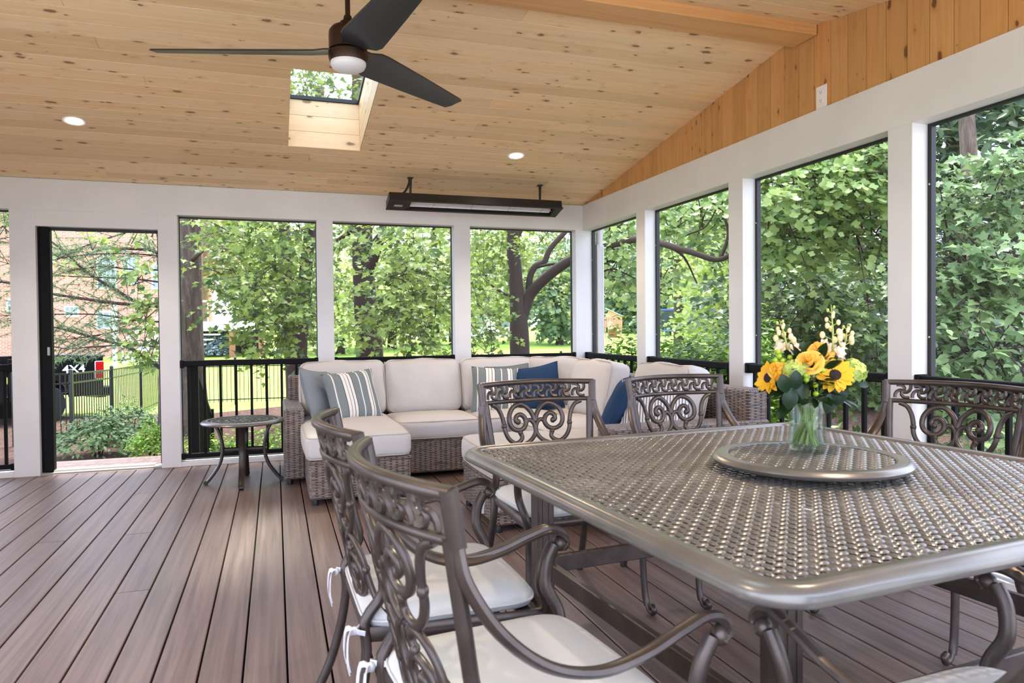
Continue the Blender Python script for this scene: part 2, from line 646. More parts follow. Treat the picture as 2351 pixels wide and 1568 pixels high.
# screened openings
def screen_opening(n, axis, a0, a1, z0, z1, off=.10, fw=.022):
    if axis == 0:
        fw = .007
    w = empty('window_%d' % n if n else 'door_1', kind='structure')
    m = MB()

    def bx(p, q, r, s_, d0, d1):
        if axis == 0:
            m.box(p, q, YB + d0, YB + d1, r, s_)
        else:
            m.box(XR + d0, XR + d1, p, q, r, s_)
    bx(a0, a0 + fw, z0, z1, off, off + .03)
    bx(a1 - fw, a1, z0, z1, off, off + .03)
    bx(a0 + fw, a1 - fw, z1 - .012, z1, off, off + .03)
    bx(a0 + fw, a1 - fw, z0, z0 + fw, off, off + .03)
    m.build('screen_frame', BLACKM, w)
    if axis == 1 or n == 1:
        for zz in (z0 + .35, (z0 + z1) / 2, z1 - .3):
            s = MB()
            for aa in (a0 + fw / 2, a1 - fw / 2):
                s2 = MB().sphere((XR + off if axis else aa, aa if axis else YB + off, zz), .005, 6)
                s2.build('screw', ALU, w)
    m = MB()
    d = off + .015
    if axis == 0:
        m.add([(a0, YB + d, z0), (a1, YB + d, z0), (a1, YB + d, z1), (a0, YB + d, z1)], [(0, 1, 2, 3)])
    else:
        m.add([(XR + d, a0, z0), (XR + d, a1, z0), (XR + d, a1, z1), (XR + d, a0, z1)], [(0, 1, 2, 3)])
    m.build('screen_mesh', SCREEN, w)
    return w


screen_opening(1, 0, -2.80, -2.015, .042, ZB)
screen_opening(2, 0, -.784, .37, .042, ZB)
screen_opening(3, 0, .513, 1.65, .042, ZB)
screen_opening(4, 0, 1.811, 2.926, .042, ZB)
for n, (a, b) in zip((5, 6, 7, 8), ((5.557, YB), (4.225, 5.403), (2.870, 4.067), (1.54, 2.722))):
    screen_opening(n, 1, a, b, .042, ZB)

# screen doorway with retractable cassette
dr = empty('door_1', kind='structure')
m = MB()
m.rbox(-1.820, -1.745, YB + .04, YB + .115, .02, 2.034, .006)
m.box(-1.834, -1.820, YB + .05, YB + .11, .02, 2.034)
m.build('screen_cassette', BLACK, dr)
m = MB()
m.box(-1.745, -.936, YB + .07, YB + .10, 2.012, 2.036)
m.box(-.952, -.936, YB + .07, YB + .10, .03, 2.036)
m.build('screen_track', BLACKM, dr)
MB().rbox(-1.775, -1.755, YB + .024, YB + .04, .98, 1.05, .003).build('latch', plain('latch_grey', srgb(150, 145, 138), .4, .6), dr)
m = MB()
m.prism([(YB - .005, 0), (YB + .02, .022), (YB + .11, .03), (YB + .14, .03), (YB + .14, 0)], -1.745, -1.0, Matrix(((0, 0, 1, 0), (1, 0, 0, 0), (0, 1, 0, 0), (0, 0, 0, 1))))
for i in range(4):
    m.box(-1.745, -1.0, YB + .03 + i * .02, YB + .036 + i * .02, .02, .034)
m.build('threshold', ALU, dr)
MB().box(-1.834, -.936, YB + .002, YB + .135, 0, .016).build('sill', plain('sill_grey', srgb(150, 150, 146), .6), dr)
land = empty('door_landing', kind='structure')
for i in range(4):
    MB().rbox(-1.95, -.75, YB + TH + .003 + i * .14, YB + TH + .138 + i * .14, -.03, .0, .003).build('landing_board', DECK_X if 'DECK_X' in globals() else DECK, land)

# ------------------------------------------------------------------ railings
RZ = .913


def railing(axis, a0, a1, label, n):
    r = empty('railing', label=label, cat='railing', group='black balustrades in the screen openings')
    c = .045
    T = Matrix.Identity(4) if axis == 0 else Matrix(((0, 1, 0, 0), (1, 0, 0, 0), (0, 0, 1, 0), (0, 0, 0, 1)))
    off = (YB if axis == 0 else XR) + c

    def piece(name, x0, x1, y0, y1, z0, z1, b=.003):
        return MB().rbox(x0, x1, off + y0, off + y1, z0, z1, b, T).build(name, BLACK, r)
    piece('top_rail', a0 + .004, a1 - .004, -.026, .026, RZ - .05, RZ, .006)
    piece('bottom_rail', a0 + .004, a1 - .004, -.02, .02, .066, .105)
    for e in (a0, a1 - .03):
        piece('bracket', e, e + .03, -.034, .034, RZ - .062, RZ + .006, .004)
        piece('bracket', e, e + .03, -.028, .028, .058, .112, .004)
    w = a1 - a0
    p = w / n
    for i in range(n):
        x = a0 + (i + .5) * p
        piece('baluster', x - .011, x + .011, -.011, .011, .105, RZ - .05, .002)


railing(0, -2.80, -2.015, 'black metal railing at the far left, beside the screen doorway post', 6)
railing(0, -.784, .37, 'black metal railing behind the small round side table', 9)
railing(0, .513, 1.65, 'black metal railing behind the middle back cushion of the sectional', 9)
railing(0, 1.811, 2.926, 'black metal railing below the forked tree, next to the back right corner', 9)
railing(1, 5.557, YB - .004, 'black metal railing of the narrow side opening nearest the back right corner', 9)
railing(1, 4.225, 5.403, 'black metal railing behind the two cushions at the right end of the sectional', 9)
railing(1, 2.870, 4.067, 'black metal railing behind the flower vase', 9)
railing(1, 1.54, 2.722, 'black metal railing behind the dining chair at the right edge', 9)

# ------------------------------------------------------------------ ceiling fittings
BRONZE = plain('dark_bronze_metal', srgb(62, 46, 36), .36, .75)
FANB = plain('fan_blade_black', srgb(44, 46, 47), .33, 0., .5)
OPAL = N('opal_lamp_glass').set(Base_Color=(.8, .8, .8, 1), Roughness=.35).m
fan = empty('ceiling_fan', (.349, 3.475, 2.49), label='three-bladed dark bronze ceiling fan with a white light hanging from the ridge beam', cat='ceiling fan')
MB().lathe([(.001, .12), (.05, .12), (.075, .112), (.088, .095), (.09, .075), (.09, .005), (.001, .005)][::-1], 36).build('motor_housing', BRONZE, fan, 40)
MB().lathe([(.001, -.05), (.086, -.05), (.092, -.03), (.092, -.005), (.08, .007), (.001, .007)], 36).build('blade_hub', BRONZE, fan, 40)
MB().lathe([(.001, .17), (.018, .17), (.022, .15), (.036, .14), (.04, .12), (.001, .12)][::-1], 24).build('collar', BRONZE, fan, 40)
MB().lathe([(.012, .16), (.012, ZR - .075 - 2.49 - .05)], 14).build('downrod', BRONZE, fan, 40)
MB().lathe([(.012, ZR - .075 - 2.49 - .06), (.06, ZR - .075 - 2.49 - .045), (.07, ZR - .075 - 2.49 - .001)], 24).build('canopy', BRONZE, fan, 40)
MB().lathe([(.001, -.094), (.03, -.092), (.058, -.086), (.076, -.076), (.083, -.062), (.083, -.05)], 36).build('light_bowl', OPAL, fan, 60)
bm = MB()
prof = [(.06, .05, -.055, -.02), (.10, .055, -.06, -.025), (.15, .085, -.085, 0), (.2, .095, -.09, 0), (.5, .078, -.078, 0), (.8, .058, -.062, 0), (.9, .05, -.056, 0), (.925, .02, -.05, 0)]
vs = []
for (r, y1, y0, dz) in prof:
    tw = math.tan(math.radians(15 if r > .14 else 10))
    for y in (y0, y0 / 2, 0, y1 / 2, y1):
        z = -y * tw - .008 + .012 * (1 - (y / .1) ** 2)
        vs.append((r, y, z))
k = len(vs)
vs += [(x, y, z + .008) for x, y, z in vs]
fs = []
for i in range(len(prof) - 1):
    for j in range(4):
        a = i * 5 + j
        fs.append((a, a + 1, a + 6, a + 5))
        fs.append((k + a, k + a + 5, k + a + 6, k + a + 1))
for i in range(len(prof) - 1):
    for j, s_ in ((0, 1), (4, -1)):
        a = i * 5 + j
        q = (a, a + 5, k + a + 5, k + a)
        fs.append(q if s_ > 0 else q[::-1])
e = (len(prof) - 1) * 5
for j in range(4):
    fs.append((e + j, e + j + 1, k + e + j + 1, k + e + j))
    fs.append((j, k + j, k + j + 1, j + 1))
bmesh_ = bm.add(vs, fs).mesh('blade', FANB, 50)
for a in (43.2, 163.2, 283.2):
    link('blade', bmesh_, fan, None, (0, 0, math.radians(a)))

LAMP = N('lamp_disc')
LAMP.set(Base_Color=(1, 1, 1, 1), Emission_Color=(1, .86, .68, 1), Emission_Strength=9.)
LAMP = LAMP.m
WHITEP = plain('white_plastic', srgb(238, 236, 232), .35)
for x, y, lab in ((-1.274, 5.531, 'round recessed ceiling light at the left, above the screen doorway'), (1.91, 5.579, 'round recessed ceiling light at the right, above the hanging heater'),
                  (-1.274, 1.42, 'added unseen fill light on the front slope above the open deck floor'), (1.91, 1.37, 'added unseen fill light on the front slope above the dining table')):  # front pair is out of view, added to brighten the foreground
    z = ZR - PITCH_R * abs(y - YR)
    c = empty('recessed_light', (x, y, z - .001), label=lab, cat='ceiling light', group='recessed ceiling lights')
    c.rotation_euler = (-AR if y > YR else AR, 0, 0)
    MB().lathe([(.05, 0), (.052, -.003), (.068, -.005), (.071, -.001), (.071, 0)], 32).build('trim_ring', WHITEP, c, 60)
    MB().lathe([(.001, -.0025), (.051, -.0025), (.051, 0)], 32).build('lens', LAMP, c)
    l = bpy.data.lights.new('recessed_lamp', 'SPOT')
    l.energy = 22
    l.color = (1, .80, .58)
    l.spot_size = math.radians(140)
    l.spot_blend = .6
    l.shadow_soft_size = .05
    lo = bpy.data.objects.new('recessed_lamp', l)
    COL.objects.link(lo)
    lo.parent = c
    lo.location = (0, 0, -.012)

# hanging infrared heater
ht = empty('patio_heater', (1.735, 6.19, 2.285), label='long black infrared heater hanging from the ceiling above the back opening', cat='heater')


tilt = Matrix.Rotation(math.radians(-15), 4, 'X')
HB = plain('heater_black', (.012, .011, .010, 1), .4)
m = MB()
m.rbox(-.795, .795, -.10, -.088, -.035, .035, .002, tilt)
m.rbox(-.795, .795, .088, .10, -.035, .035, .002, tilt)
m.rbox(-.795, -.60, -.088, .088, -.035, .035, .002, tilt)
m.rbox(.745, .795, -.088, .088, -.035, .035, .002, tilt)
m.rbox(-.60, .745, -.088, .088, .025, .035, .002, tilt)
m.build('housing', HB, ht)
m = MB()
m.rbox(-.80, .805, -.106, -.078, -.041, -.034, .002, tilt)
m.rbox(-.80, .805, .078, .106, -.041, -.034, .002, tilt)
m.rbox(-.80, -.63, -.078, .078, -.041, -.034, .002, tilt)
m.rbox(.735, .805, -.078, .078, -.041, -.034, .002, tilt)
m.build('front_frame', HB, ht)
CHROME = plain('polished_reflector', srgb(240, 238, 236), .3, .15)
m = MB()
for i in range(8):
    a0, a1 = math.pi * i / 8, math.pi * (i + 1) / 8
    y0, y1, z0, z1 = -.078 * math.cos(a0), -.078 * math.cos(a1), .02 * math.sin(a0) - .01, .02 * math.sin(a1) - .01
    m.add([(-.628, y0, z0), (.735, y0, z0), (.735, y1, z1), (-.628, y1, z1)], [(0, 1, 2, 3)], tilt)
m.build('reflector', CHROME, ht, 60)
QUARTZ = plain('quartz_tube', srgb(205, 198, 196), .15, .2)
for y in (-.03, .03):
    MB().tube([tuple(tilt @ Vector((x, y, -.012))) for x in (-.62, .73)], .006, 8).build('heating_tube', QUARTZ, ht, 60)
for x in (-.40, -.05, .30, .62):
    MB().tube([tuple(tilt @ Vector((x, y, -.036))) for y in (-.076, .076)], .0015, 5).build('guard_wire', HB, ht)
pl = MB().rbox(-.745, -.665, -.028, .022, -.046, -.0405, .002, tilt).build('name_plate', plain('brushed_plate', srgb(120, 126, 124), .35, .8), ht)
for i in range(7):
    MB().box(-.737 + i * .0095, -.731 + i * .0095, -.012, .006, -.0472, -.0458, tilt).build('plate_mark', CHROME, pl)
for x in (-.592, .622):
    zc_ = ZT + PITCH_R * (YB - 6.212) - 2.285
    MB().prism([(-.008, .02), (.008, .02), (.016, zc_), (-.012, zc_)], -.002, .002, Matrix(((1, 0, 0, x), (0, 0, 1, .022), (0, 1, 0, 0), (0, 0, 0, 1)))).build('hanger_bracket', HB, ht)
    MB().rbox(x - .025, x + .025, .0, .05, zc_ - .006, zc_ + .004, .001).build('ceiling_plate', HB, ht)
MB().tube(catmull([(-.60, .02, zc_ + .0), (-.605, .02, zc_ - .05), (-.64, .01, .09), (-.69, 0, .055), (-.76, 0, .05)], 6), .010, 8).build('power_conduit', HB, ht, 60)

# outlet on the gable boards
ot = empty('wall_outlet', (XR + .011, 3.345, 2.488), label='white duplex power outlet on the wooden gable boards', cat='outlet')
MB().rbox(-.006, .0, -.043, .043, -.065, .065, .003).build('cover_plate', WHITEP, ot)
for z in (-.024, .024):
    r_ = MB().rbox(-.009, -.005, -.017, .017, z - .014, z + .014, .002).build('receptacle', WHITEP, ot)
    for y in (-.006, .006):
        MB().box(-.0095, -.0088, y - .001, y + .001, z - .002, z + .007).build('slot', BLACKM, r_)
    MB().box(-.0095, -.0088, -.002, .002, z - .009, z - .005).build('slot', BLACKM, r_)

# downspout outside the back right corner
dp = empty('downspout', (XR + TH + .042, 6.68, 0), label='white ribbed downspout outside the back right corner', cat='downspout')
m = MB()
poly = []
for i in range(5):
    x = -.032 + i * .016
    poly += [(x - .005, -.026), (x + .005, -.026), (x + .005, -.031), (x + .011, -.031)]
poly = poly[:-2] + [(.037, .026), (-.037, .026)]
m.prism(poly, -.6, 2.02)
m.build('pipe', WHITE, dp)
MB().tube(catmull([(0, 0, 2.0), (0, 0, 2.1), (.02, .02, 2.18), (.08, .05, 2.24)], 5), .036, 8).build('elbow', WHITE, dp, 60)

# stair handrail going down outside, seen through the first opening
sr = empty('stair_handrail', (-.70, YB + .30, 0), label='black outdoor stair handrail seen end-on beside the doorway post', cat='railing')
MB().rbox(-.035, .035, -.035, .035, -.5, .88, .004).build('newel_post', BLACK, sr)
MB().rbox(-.035, .035, 1.55, 1.62, -.75, .30, .004).build('newel_post', BLACK, sr)
sl = (.25 - .86) / 1.58
for z in (.84, .08):
    MB().tube([(0, 0, z), (0, 1.58, z + 1.58 * sl)], .026, 4, up=(0, 0, 1)).build('sloped_rail', BLACK, sr)
for i in range(1, 12):
    y = i * .132
    MB().rbox(-.01, .01, y - .01, y + .01, .08 + y * sl, .84 + y * sl, .002).build('baluster', BLACK, sr)
# ------------------------------------------------------------------ cast aluminium dining set
def cast_mat():
    m = N('cast_aluminium_bronze')
    nz = m.n('ShaderNodeTexNoise', ins={'Vector': m.coord('Object', (1, 1, 1)), 'Scale': 9., 'Detail': 4.})
    c = m.ramp(nz.outputs[0], [(.35, srgb(70, 61, 56)), (.65, srgb(90, 80, 75))])
    nz2 = m.n('ShaderNodeTexNoise', ins={'Vector': m.coord('Object', (1, 1, 1)), 'Scale': 260., 'Detail': 2.})
    m.set(Base_Color=c, Metallic=.6, Roughness=.34)
    m.bump(nz2.outputs[0], .08, .0008)
    return m.m


CAST = cast_mat()


def fabric(name, col, sc=420., b=.25, var=.10):
    m = N(name)
    nz = m.n('ShaderNodeTexNoise', ins={'Vector': m.coord('Object'), 'Scale': sc, 'Detail': 2.})
    big = m.n('ShaderNodeTexNoise', ins={'Vector': m.coord('Object'), 'Scale': 7., 'Detail': 3.})
    c2 = tuple(v * (1 - 2.2 * var) for v in col[:3]) + (1,)
    c = m.mix(m.math('MULTIPLY', nz.outputs[0], .6), col, c2)
    c = m.mix(m.math('MULTIPLY', big.outputs[0], .35), c, c2)
    m.set(Base_Color=c, Roughness=.9, Specular_IOR_Level=.15)
    h = m.math('ADD', m.math('MULTIPLY', nz.outputs[0], .25), big.outputs[0])
    m.bump(h, b, .02)
    return m.m


SEATF = fabric('chair_cushion_fabric', srgb(212, 212, 210))
RIBBON = fabric('cushion_tie_fabric', srgb(226, 226, 230))


def bp(u, z):
    """a point of the leaning, slightly wrapped chair back"""
    return np.array((u, -.215 - (z - .45) * .22 + .075 * (u / .28) ** 2, z))


def bn(u, z):
    e = 1e-3
    n = np.cross(bp(u + e, z) - bp(u, z), bp(u, z + e) - bp(u, z))
    return n / np.linalg.norm(n)


def back_tube(m, uz, r, flat=(1, .8), n=6):
    m.tube([bp(u, z) for u, z in uz], r, n, up=[bn(u, z) for u, z in uz], flat=flat)


def smooth2(pts, n=5):
    return [(p[0], p[1]) for p in catmull([(a, b, 0) for a, b in pts], n)]


def make_chair(label):
    t = empty('dining_chair', label=label, cat='chair', group='cast aluminium dining chairs around the table')
    B0, B1 = .832, .918                       # top band
    m = MB()
    us = np.linspace(-.285, .285, 25)
    back_tube(m, [(u, B1 - .004 + .004 * math.cos(u * 5)) for u in us], .017, (.75, .85), 8)
    back_tube(m, [(u * .965, B0 + .004) for u in us], .013, (.8, .8), 8)
    for s in (-1, 1):
        back_tube(m, [(s * .272, B0 - .004), (s * .28, B1 + .004)], .02, (.9, .75), 8)
    m.build('top_rail', CAST, t, 50)
    m = MB()
    nc = 8
    for i in range(nc):
        u0 = -.248 + (i + .5) * .496 / nc
        zc = (B0 + B1) / 2 + .002
        for k in range(4):
            a = k * math.pi / 2
            pts = []
            for q in np.linspace(0, 1, 6):
                rr = .036 * q
                th = a + .9 - 1.7 * q
                pts.append((u0 + rr * math.cos(th), zc + rr * 1.05 * math.sin(th)))
            back_tube(m, pts, .0078, (1, .8), 5)
    m.build('pinwheel_fretwork', CAST, t, 60)
    # posts continue into the splayed back legs
    for s in (-1, 1):
        pts = [bp(s * .262, B0 + .01)] + [bp(s * (.262 - (B0 - z) * .10), z) for z in (.76, .68, .60, .52)]
        pts += [(s * .225, -.225, .45), (s * .226, -.222, .38), (s * .232, -.235, .28), (s * .24, -.268, .16), (s * .25, -.315, .05), (s * .252, -.33, .0)]
        MB().tube(catmull(pts, 3), .018, 8, up=(0, 1, .2), flat=(.95, .75)).build('back_leg', CAST, t, 60)
    # scrolled openwork, mirrored left-right and up-down
    K, XC, Y0, ZM = .000522, 780, 325, B0 - .19
    hook = [(350, 335), (405, 362), (442, 420), (462, 490), (466, 525), (474, 575), (505, 635), (560, 676), (610, 668), (640, 635), (628, 596)]
    scroll = [(778, 500), (760, 445), (735, 405), (690, 365), (640, 350), (575, 372), (533, 425), (524, 490), (548, 545), (605, 572), (660, 558), (690, 512), (676, 462), (635, 438), (598, 455), (592, 490), (618, 506)]
    lower = [(686, 520), (706, 494), (740, 494), (770, 530), (778, 585), (757, 632), (712, 672), (662, 692)]
    m = MB()
    beads = []
    for sx in (-1, 1):
        for sy in (-1, 1):
            def T(p):
                z = B0 - (p[1] - Y0) * K
                if sy < 0:
                    z = 2 * ZM - z
                return (sx * (XC - p[0]) * K * (1.0), z)
            back_tube(m, smooth2([T(p) for p in hook], 4), .0105)
            back_tube(m, smooth2([T(p) for p in scroll], 4), .0115)
            back_tube(m, smooth2([T(p) for p in lower], 4), .0105)
            for p, r in (((466, 525), .014), ((628, 594), .013), ((612, 500), .014)):
                u, z = T(p)
                beads.append((tuple(bp(u, z)), r))
    m.build('back_scrollwork', CAST, t, 70)
    for p, r in beads:
        if ('bead', r) not in meshes:
            meshes[('bead', r)] = MB().sphere((0, 0, 0), r, 6, (1, .8, 1)).mesh('scroll_bead', CAST, 70)
        link('scroll_bead', meshes[('bead', r)], t, p)
    m = MB()
    us = np.linspace(-.22, .22, 13)
    back_tube(m, [(u, .458) for u in us], .012, (1, .8))
    m.build('lower_back_rail', CAST, t, 60)
    # arms
    for s in (-1, 1):
        P = [bp(s * .272, B0 - .005), (s * .282, -.215, .77), (s * .296, -.165, .69), (s * .306, -.09, .628), (s * .31, .0, .602), (s * .31, .09, .612), (s * .308, .17, .638), (s * .305, .225, .652), (s * .303, .262, .642), (s * .302, .276, .618), (s * .302, .262, .602)]
        MB().tube(catmull(P, 5), .017, 8, up=(s * .9, 0, .35), flat=(.62, 1.15)).build('armrest', CAST, t, 60)
        MB().sphere((s * .302, .262, .612), .02, 8, (.9, 1, 1)).build('arm_scroll', CAST, t, 70)
        P = [(s * .302, .245, .612), (s * .300, .222, .57), (s * .292, .215, .51), (s * .278, .24, .45), (s * .262, .235, .40), (s * .256, .222, .32), (s * .256, .222, .2), (s * .258, .232, .08), (s * .26, .246, .03)]
        MB().tube(catmull(P, 4), [.017] * 17 + [.0155] * 16, 8, up=(0, 1, 0), flat=(.85, 1)).build('front_leg', CAST, t, 60)
        MB().tube(catmull([(s * .26, .24, .05), (s * .26, .262, .018), (s * .26, .288, .014), (s * .26, .296, .032), (s * .26, .28, .04)], 4), .012, 7).build('scroll_foot', CAST, t, 60)
    # seat frame and slats
    pts = [(-.225, -.215), (-.245, 0), (-.262, .19), (-.235, .235), (0, .25), (.235, .235), (.262, .19), (.245, 0), (.225, -.215)]
    MB().tube([(x, y, .415) for x, y in catmull([(a, b, 0) for a, b in pts], 4) for _ in [0]] if 0 else [(p[0], p[1], .415) for p in catmull([(a, b, 0) for a, b in pts], 4)], .016, 8, up=(0, 0, 1), flat=(.9, 1.25), closed=True).build('seat_frame', CAST, t, 50)
    for i in range(5):
        y = -.15 + i * .085
        MB().rbox(-.245, .245, y - .02, y + .02, .412, .424, .002).build('seat_slat', CAST, t)
    # tie-on cushion
    n = 26
    out = []
    for k in range(48):
        a = 2 * math.pi * k / 48
        c_, s_ = math.cos(a), math.sin(a)
        e = .36 if s_ > 0 else .22
        x = .245 * math.copysign(abs(c_) ** e, c_) * (1 + .06 * s_)
        y = .232 * math.copysign(abs(s_) ** e, s_)
        out.append((x, y))
    rings = [(0.0, .488), (.45, .488), (.75, .485), (.90, .476), (.975, .462), (1.0, .447), (.985, .432), (.9, .427), (0, .427)]
    vs, fs = [], []
    for f, z in rings:
        for (x, y) in out:
            vs.append((x * max(f, .001), y * max(f, .001) + .005, z))
    for i in range(len(rings) - 1):
        for j in range(48):
            fs.append((i * 48 + j, (i + 1) * 48 + j, (i + 1) * 48 + (j + 1) % 48, i * 48 + (j + 1) % 48))
    cu = MB().add(vs, fs).build('seat_cushion', SEATF, t, 180)
    MB().tube([(x * 1.003, y * 1.003 + .005, .447) for x, y in out], .004, 6, closed=True).build('piping', SEATF, cu, 180)
    for s in (-1, 1):
        m = MB()
        x0, y0 = s * .226, -.228
        for k in range(4):
            a = (.5, 2.2, 3.9, 5.4)[k] * (1 if s > 0 else -1)
            dx, dz = .055 * math.cos(a), -.02 - .05 * abs(math.sin(a))
            m.tube(catmull([(x0, y0 - .02, .43), (x0 + dx * .6, y0 - .04, .44 + dz * .2), (x0 + dx, y0 - .045, .43 + dz), (x0 + dx * 1.1, y0 - .04, .40 + dz)], 3), .008, 4, up=(0, 1, 0), flat=(1, .2))
        m.tube(catmull([(x0 - s * .03, y0 + .02, .44), (x0 + s * .01, y0 - .02, .435), (x0 + s * .025, y0 + .0, .43)], 3), .009, 4, up=(0, 1, 0), flat=(1, .3))
        m.sphere((x0, y0 - .022, .43), .011, 6)
        m.build('ribbon_tie', RIBBON, cu, 60)
    return t


D2R = math.radians
chair0 = make_chair('x')
chairs = [
    (1.15, 2.79, 184, 'dining chair on the far side of the table, near the sectional ottoman'),
    (1.89, 2.81, 187, 'dining chair on the far side of the table, before the wicker arm and striped pillow'),
    (.42, 1.99, -89, 'dining chair on the left side of the table, the farther of two'),
    (.46, 1.36, -84, 'nearest dining chair on the left side of the table, seen from behind'),
    (2.383, 2.13, 102, 'dining chair at the right side of the table, behind the lazy Susan'),
    (1.16, .842, 3, 'dining chair at the bottom right corner, on the near side of the table')]
for i, (x, y, a, lab) in enumerate(chairs):
    c = chair0 if i == 0 else copy_tree(chair0)
    c.location = (x, y, 0)
    c.rotation_euler = (0, 0, D2R(a))
    c['label'] = lab

# dining table
TX, TY, TA, TS, TZ = 1.498, 1.81, D2R(4.5), 1.62, .732
tb = empty('dining_table', (TX, TY, 0), TA, 'large square bronze dining table with a woven lattice top', 'table')


def weave(m, inside, zc=0., ext=.8, p=.0265):
    """cast basket-weave plate: lens-shaped bosses turned alternately, open holes between them"""
    n = int(ext / p) + 1
    k = 10
    ring = [(math.cos(2 * math.pi * q / k), math.sin(2 * math.pi * q / k)) for q in range(k)]
    for i in range(-n, n + 1):
        for j in range(-n, n + 1):
            x, y = i * p, j * p
            if not inside(x, y):
                continue
            L, w = p * .64, p * .33
            vs = [(0, 0, .0030)]
            for f, z in ((.62, .0022), (1., -.0012)):
                for c, s_ in ring:
                    q = (L * f * math.copysign(abs(c) ** .85, c), w * f * s_)
                    vs.append((q[0], q[1], z) if (i + j) % 2 == 0 else (-q[1], q[0], z))
            fs = [(0, 1 + q, 1 + (q + 1) % k) for q in range(k)]
            fs += [(1 + q, 1 + k + q, 1 + k + (q + 1) % k, 1 + (q + 1) % k) for q in range(k)]
            m.add([(x + a_, y + b_, zc + c_) for a_, b_, c_ in vs], fs)


TABLEM = N('cast_table_top')
nz = TABLEM.n('ShaderNodeTexNoise', ins={'Vector': TABLEM.coord(), 'Scale': 5., 'Detail': 3.})
TABLEM.set(Base_Color=TABLEM.ramp(nz.outputs[0], [(.35, srgb(120, 116, 111)), (.65, srgb(138, 134, 128))]), Metallic=.5, Roughness=.28)
TABLEM = TABLEM.m
hs = TS / 2
m = MB()
weave(m, lambda x, y: max(abs(x), abs(y)) < hs - .048 and math.hypot(max(abs(x) - hs + .13, 0), max(abs(y) - hs + .13, 0)) < .085, zc=TZ - .012, ext=hs)
tag(m.build('lattice_top', TABLEM, tb, 70), kind='stuff')


def rrect(h, r, n=8):
    out = []
    for q in range(4):
        a0 = q * math.pi / 2
        cx, cy = (h - r) * (1, -1, -1, 1)[q], (h - r) * (1, 1, -1, -1)[q]
        for k in range(n + 1):
            a = a0 + k * math.pi / 2 / n
            out.append((cx + r * math.cos(a), cy + r * math.sin(a)))
    return out


prof = [(-.056, -.020), (-.055, -.006), (-.046, .000), (-.036, -.001), (-.030, .001), (-.016, -.003), (-.005, -.012), (0, -.024), (-.004, -.036), (-.014, -.042), (-.05, -.040)]
vs, fs = [], []
n = 36
for (o, z) in prof:
    for (x, y) in rrect(hs + o, .115 + o, 8):
        vs.append((x, y, TZ + z))
for i in range(len(prof)):
    i2 = (i + 1) % len(prof)
    for j in range(n):
        fs.append((i * n + j, i * n + (j + 1) % n, i2 * n + (j + 1) % n, i2 * n + j))
MB().add(vs, fs).build('rim', TABLEM, tb, 60)
for i in range(3):
    y = (-.5, 0, .5)[i]
    MB().rbox(-hs + .05, hs - .05, y - .02, y + .02, TZ - .05, TZ - .022, .003).build('top_support', CAST, tb)
LG = .57
for sx in (-1, 1):
    for sy in (-1, 1):
        x, y = sx * LG, sy * LG
        m = MB()
        m.rbox(-.032, .032, -.032, .032, .02, TZ - .042, .006)
        for dx in (-.012, .012):
            m.box(dx - .003, dx + .003, -.0345, .0345, .1, TZ - .1)
        m.build('leg', CAST, tb, loc=(x, y, 0))
        MB().lathe([(.001, 0), (.026, 0), (.03, .008), (.026, .022), (.001, .022)], 14).build('foot', CAST, tb, 50, loc=(x, y, 0))
for s in (-1, 1):
    MB().rbox(-LG + .03, LG - .03, s * LG - .012, s * LG + .012, .30, .36, .003).build('stretcher', CAST, tb)
    MB().rbox(s * LG - .012, s * LG + .012, -LG + .03, LG - .03, .30, .36, .003).build('stretcher', CAST, tb)

# lazy Susan
ls = empty('lazy_susan', (1.562, 1.79, TZ), 0, 'round bronze lazy Susan with woven top on the dining table', 'turntable')
LR = .289
m = MB()
weave(m, lambda x, y: x * x + y * y < (LR - .045) ** 2, zc=.030, ext=LR)
tag(m.build('lattice_top', TABLEM, ls, 70), kind='stuff')
MB().lathe([(LR - .052, .020), (LR - .05, .034), (LR - .042, .036), (LR - .032, .034), (LR - .024, .036), (LR - .010, .033), (LR, .022), (LR - .005, .012), (LR - .02, .008), (LR - .05, .010)], 72).build('rim', TABLEM, ls, 60)
MB().lathe([(.001, -.001), (.12, -.001), (.12, .012), (.001, .012)], 32).build('bearing', CAST, ls, 40)

# small round side table
st = empty('side_table', (-.243, 5.82, 0), 0, 'small round bronze side table with curved legs by the railing', 'table')
SR, SZ = .305, .490
MB().lathe([(SR - .05, SZ - .012), (SR - .05, SZ), (SR - .035, SZ + .001), (SR - .012, SZ - .004), (SR, SZ - .016), (SR - .006, SZ - .026), (SR - .03, SZ - .03), (SR - .05, SZ - .028), (SR - .05, SZ - .012)], 56).build('rim', TABLEM, st, 60)
m = MB()
for ring, k, r_ in ((.04, 6, .03), (.095, 12, .026), (.15, 18, .027), (.205, 24, .028), (.25, 30, .022)):
    for i in range(k):
        a = 2 * math.pi * (i + .5 * (ring > .1)) / k
        for j in range(2):
            pts = []
            for q in np.linspace(0, 1, 6):
                th = a + (.9 - 1.7 * q) + j * math.pi
                pts.append((ring * math.cos(a) + r_ * q * math.cos(th), ring * math.sin(a) + r_ * q * math.sin(th), SZ - .008))
            m.tube(pts, .0055, 4, up=(0, 0, 1), flat=(1, .7))
for rr in (.012, .068, .123, .178, .228):
    m.tube([(rr * math.cos(a), rr * math.sin(a), SZ - .008) for a in np.linspace(0, 2 * math.pi, 32, False)], .005, 4, up=(0, 0, 1), closed=True)
tag(m.build('fretwork_top', TABLEM, st, 60), kind='stuff')
DKM = plain('dark_side_table_metal', srgb(58, 50, 46), .33, .5)
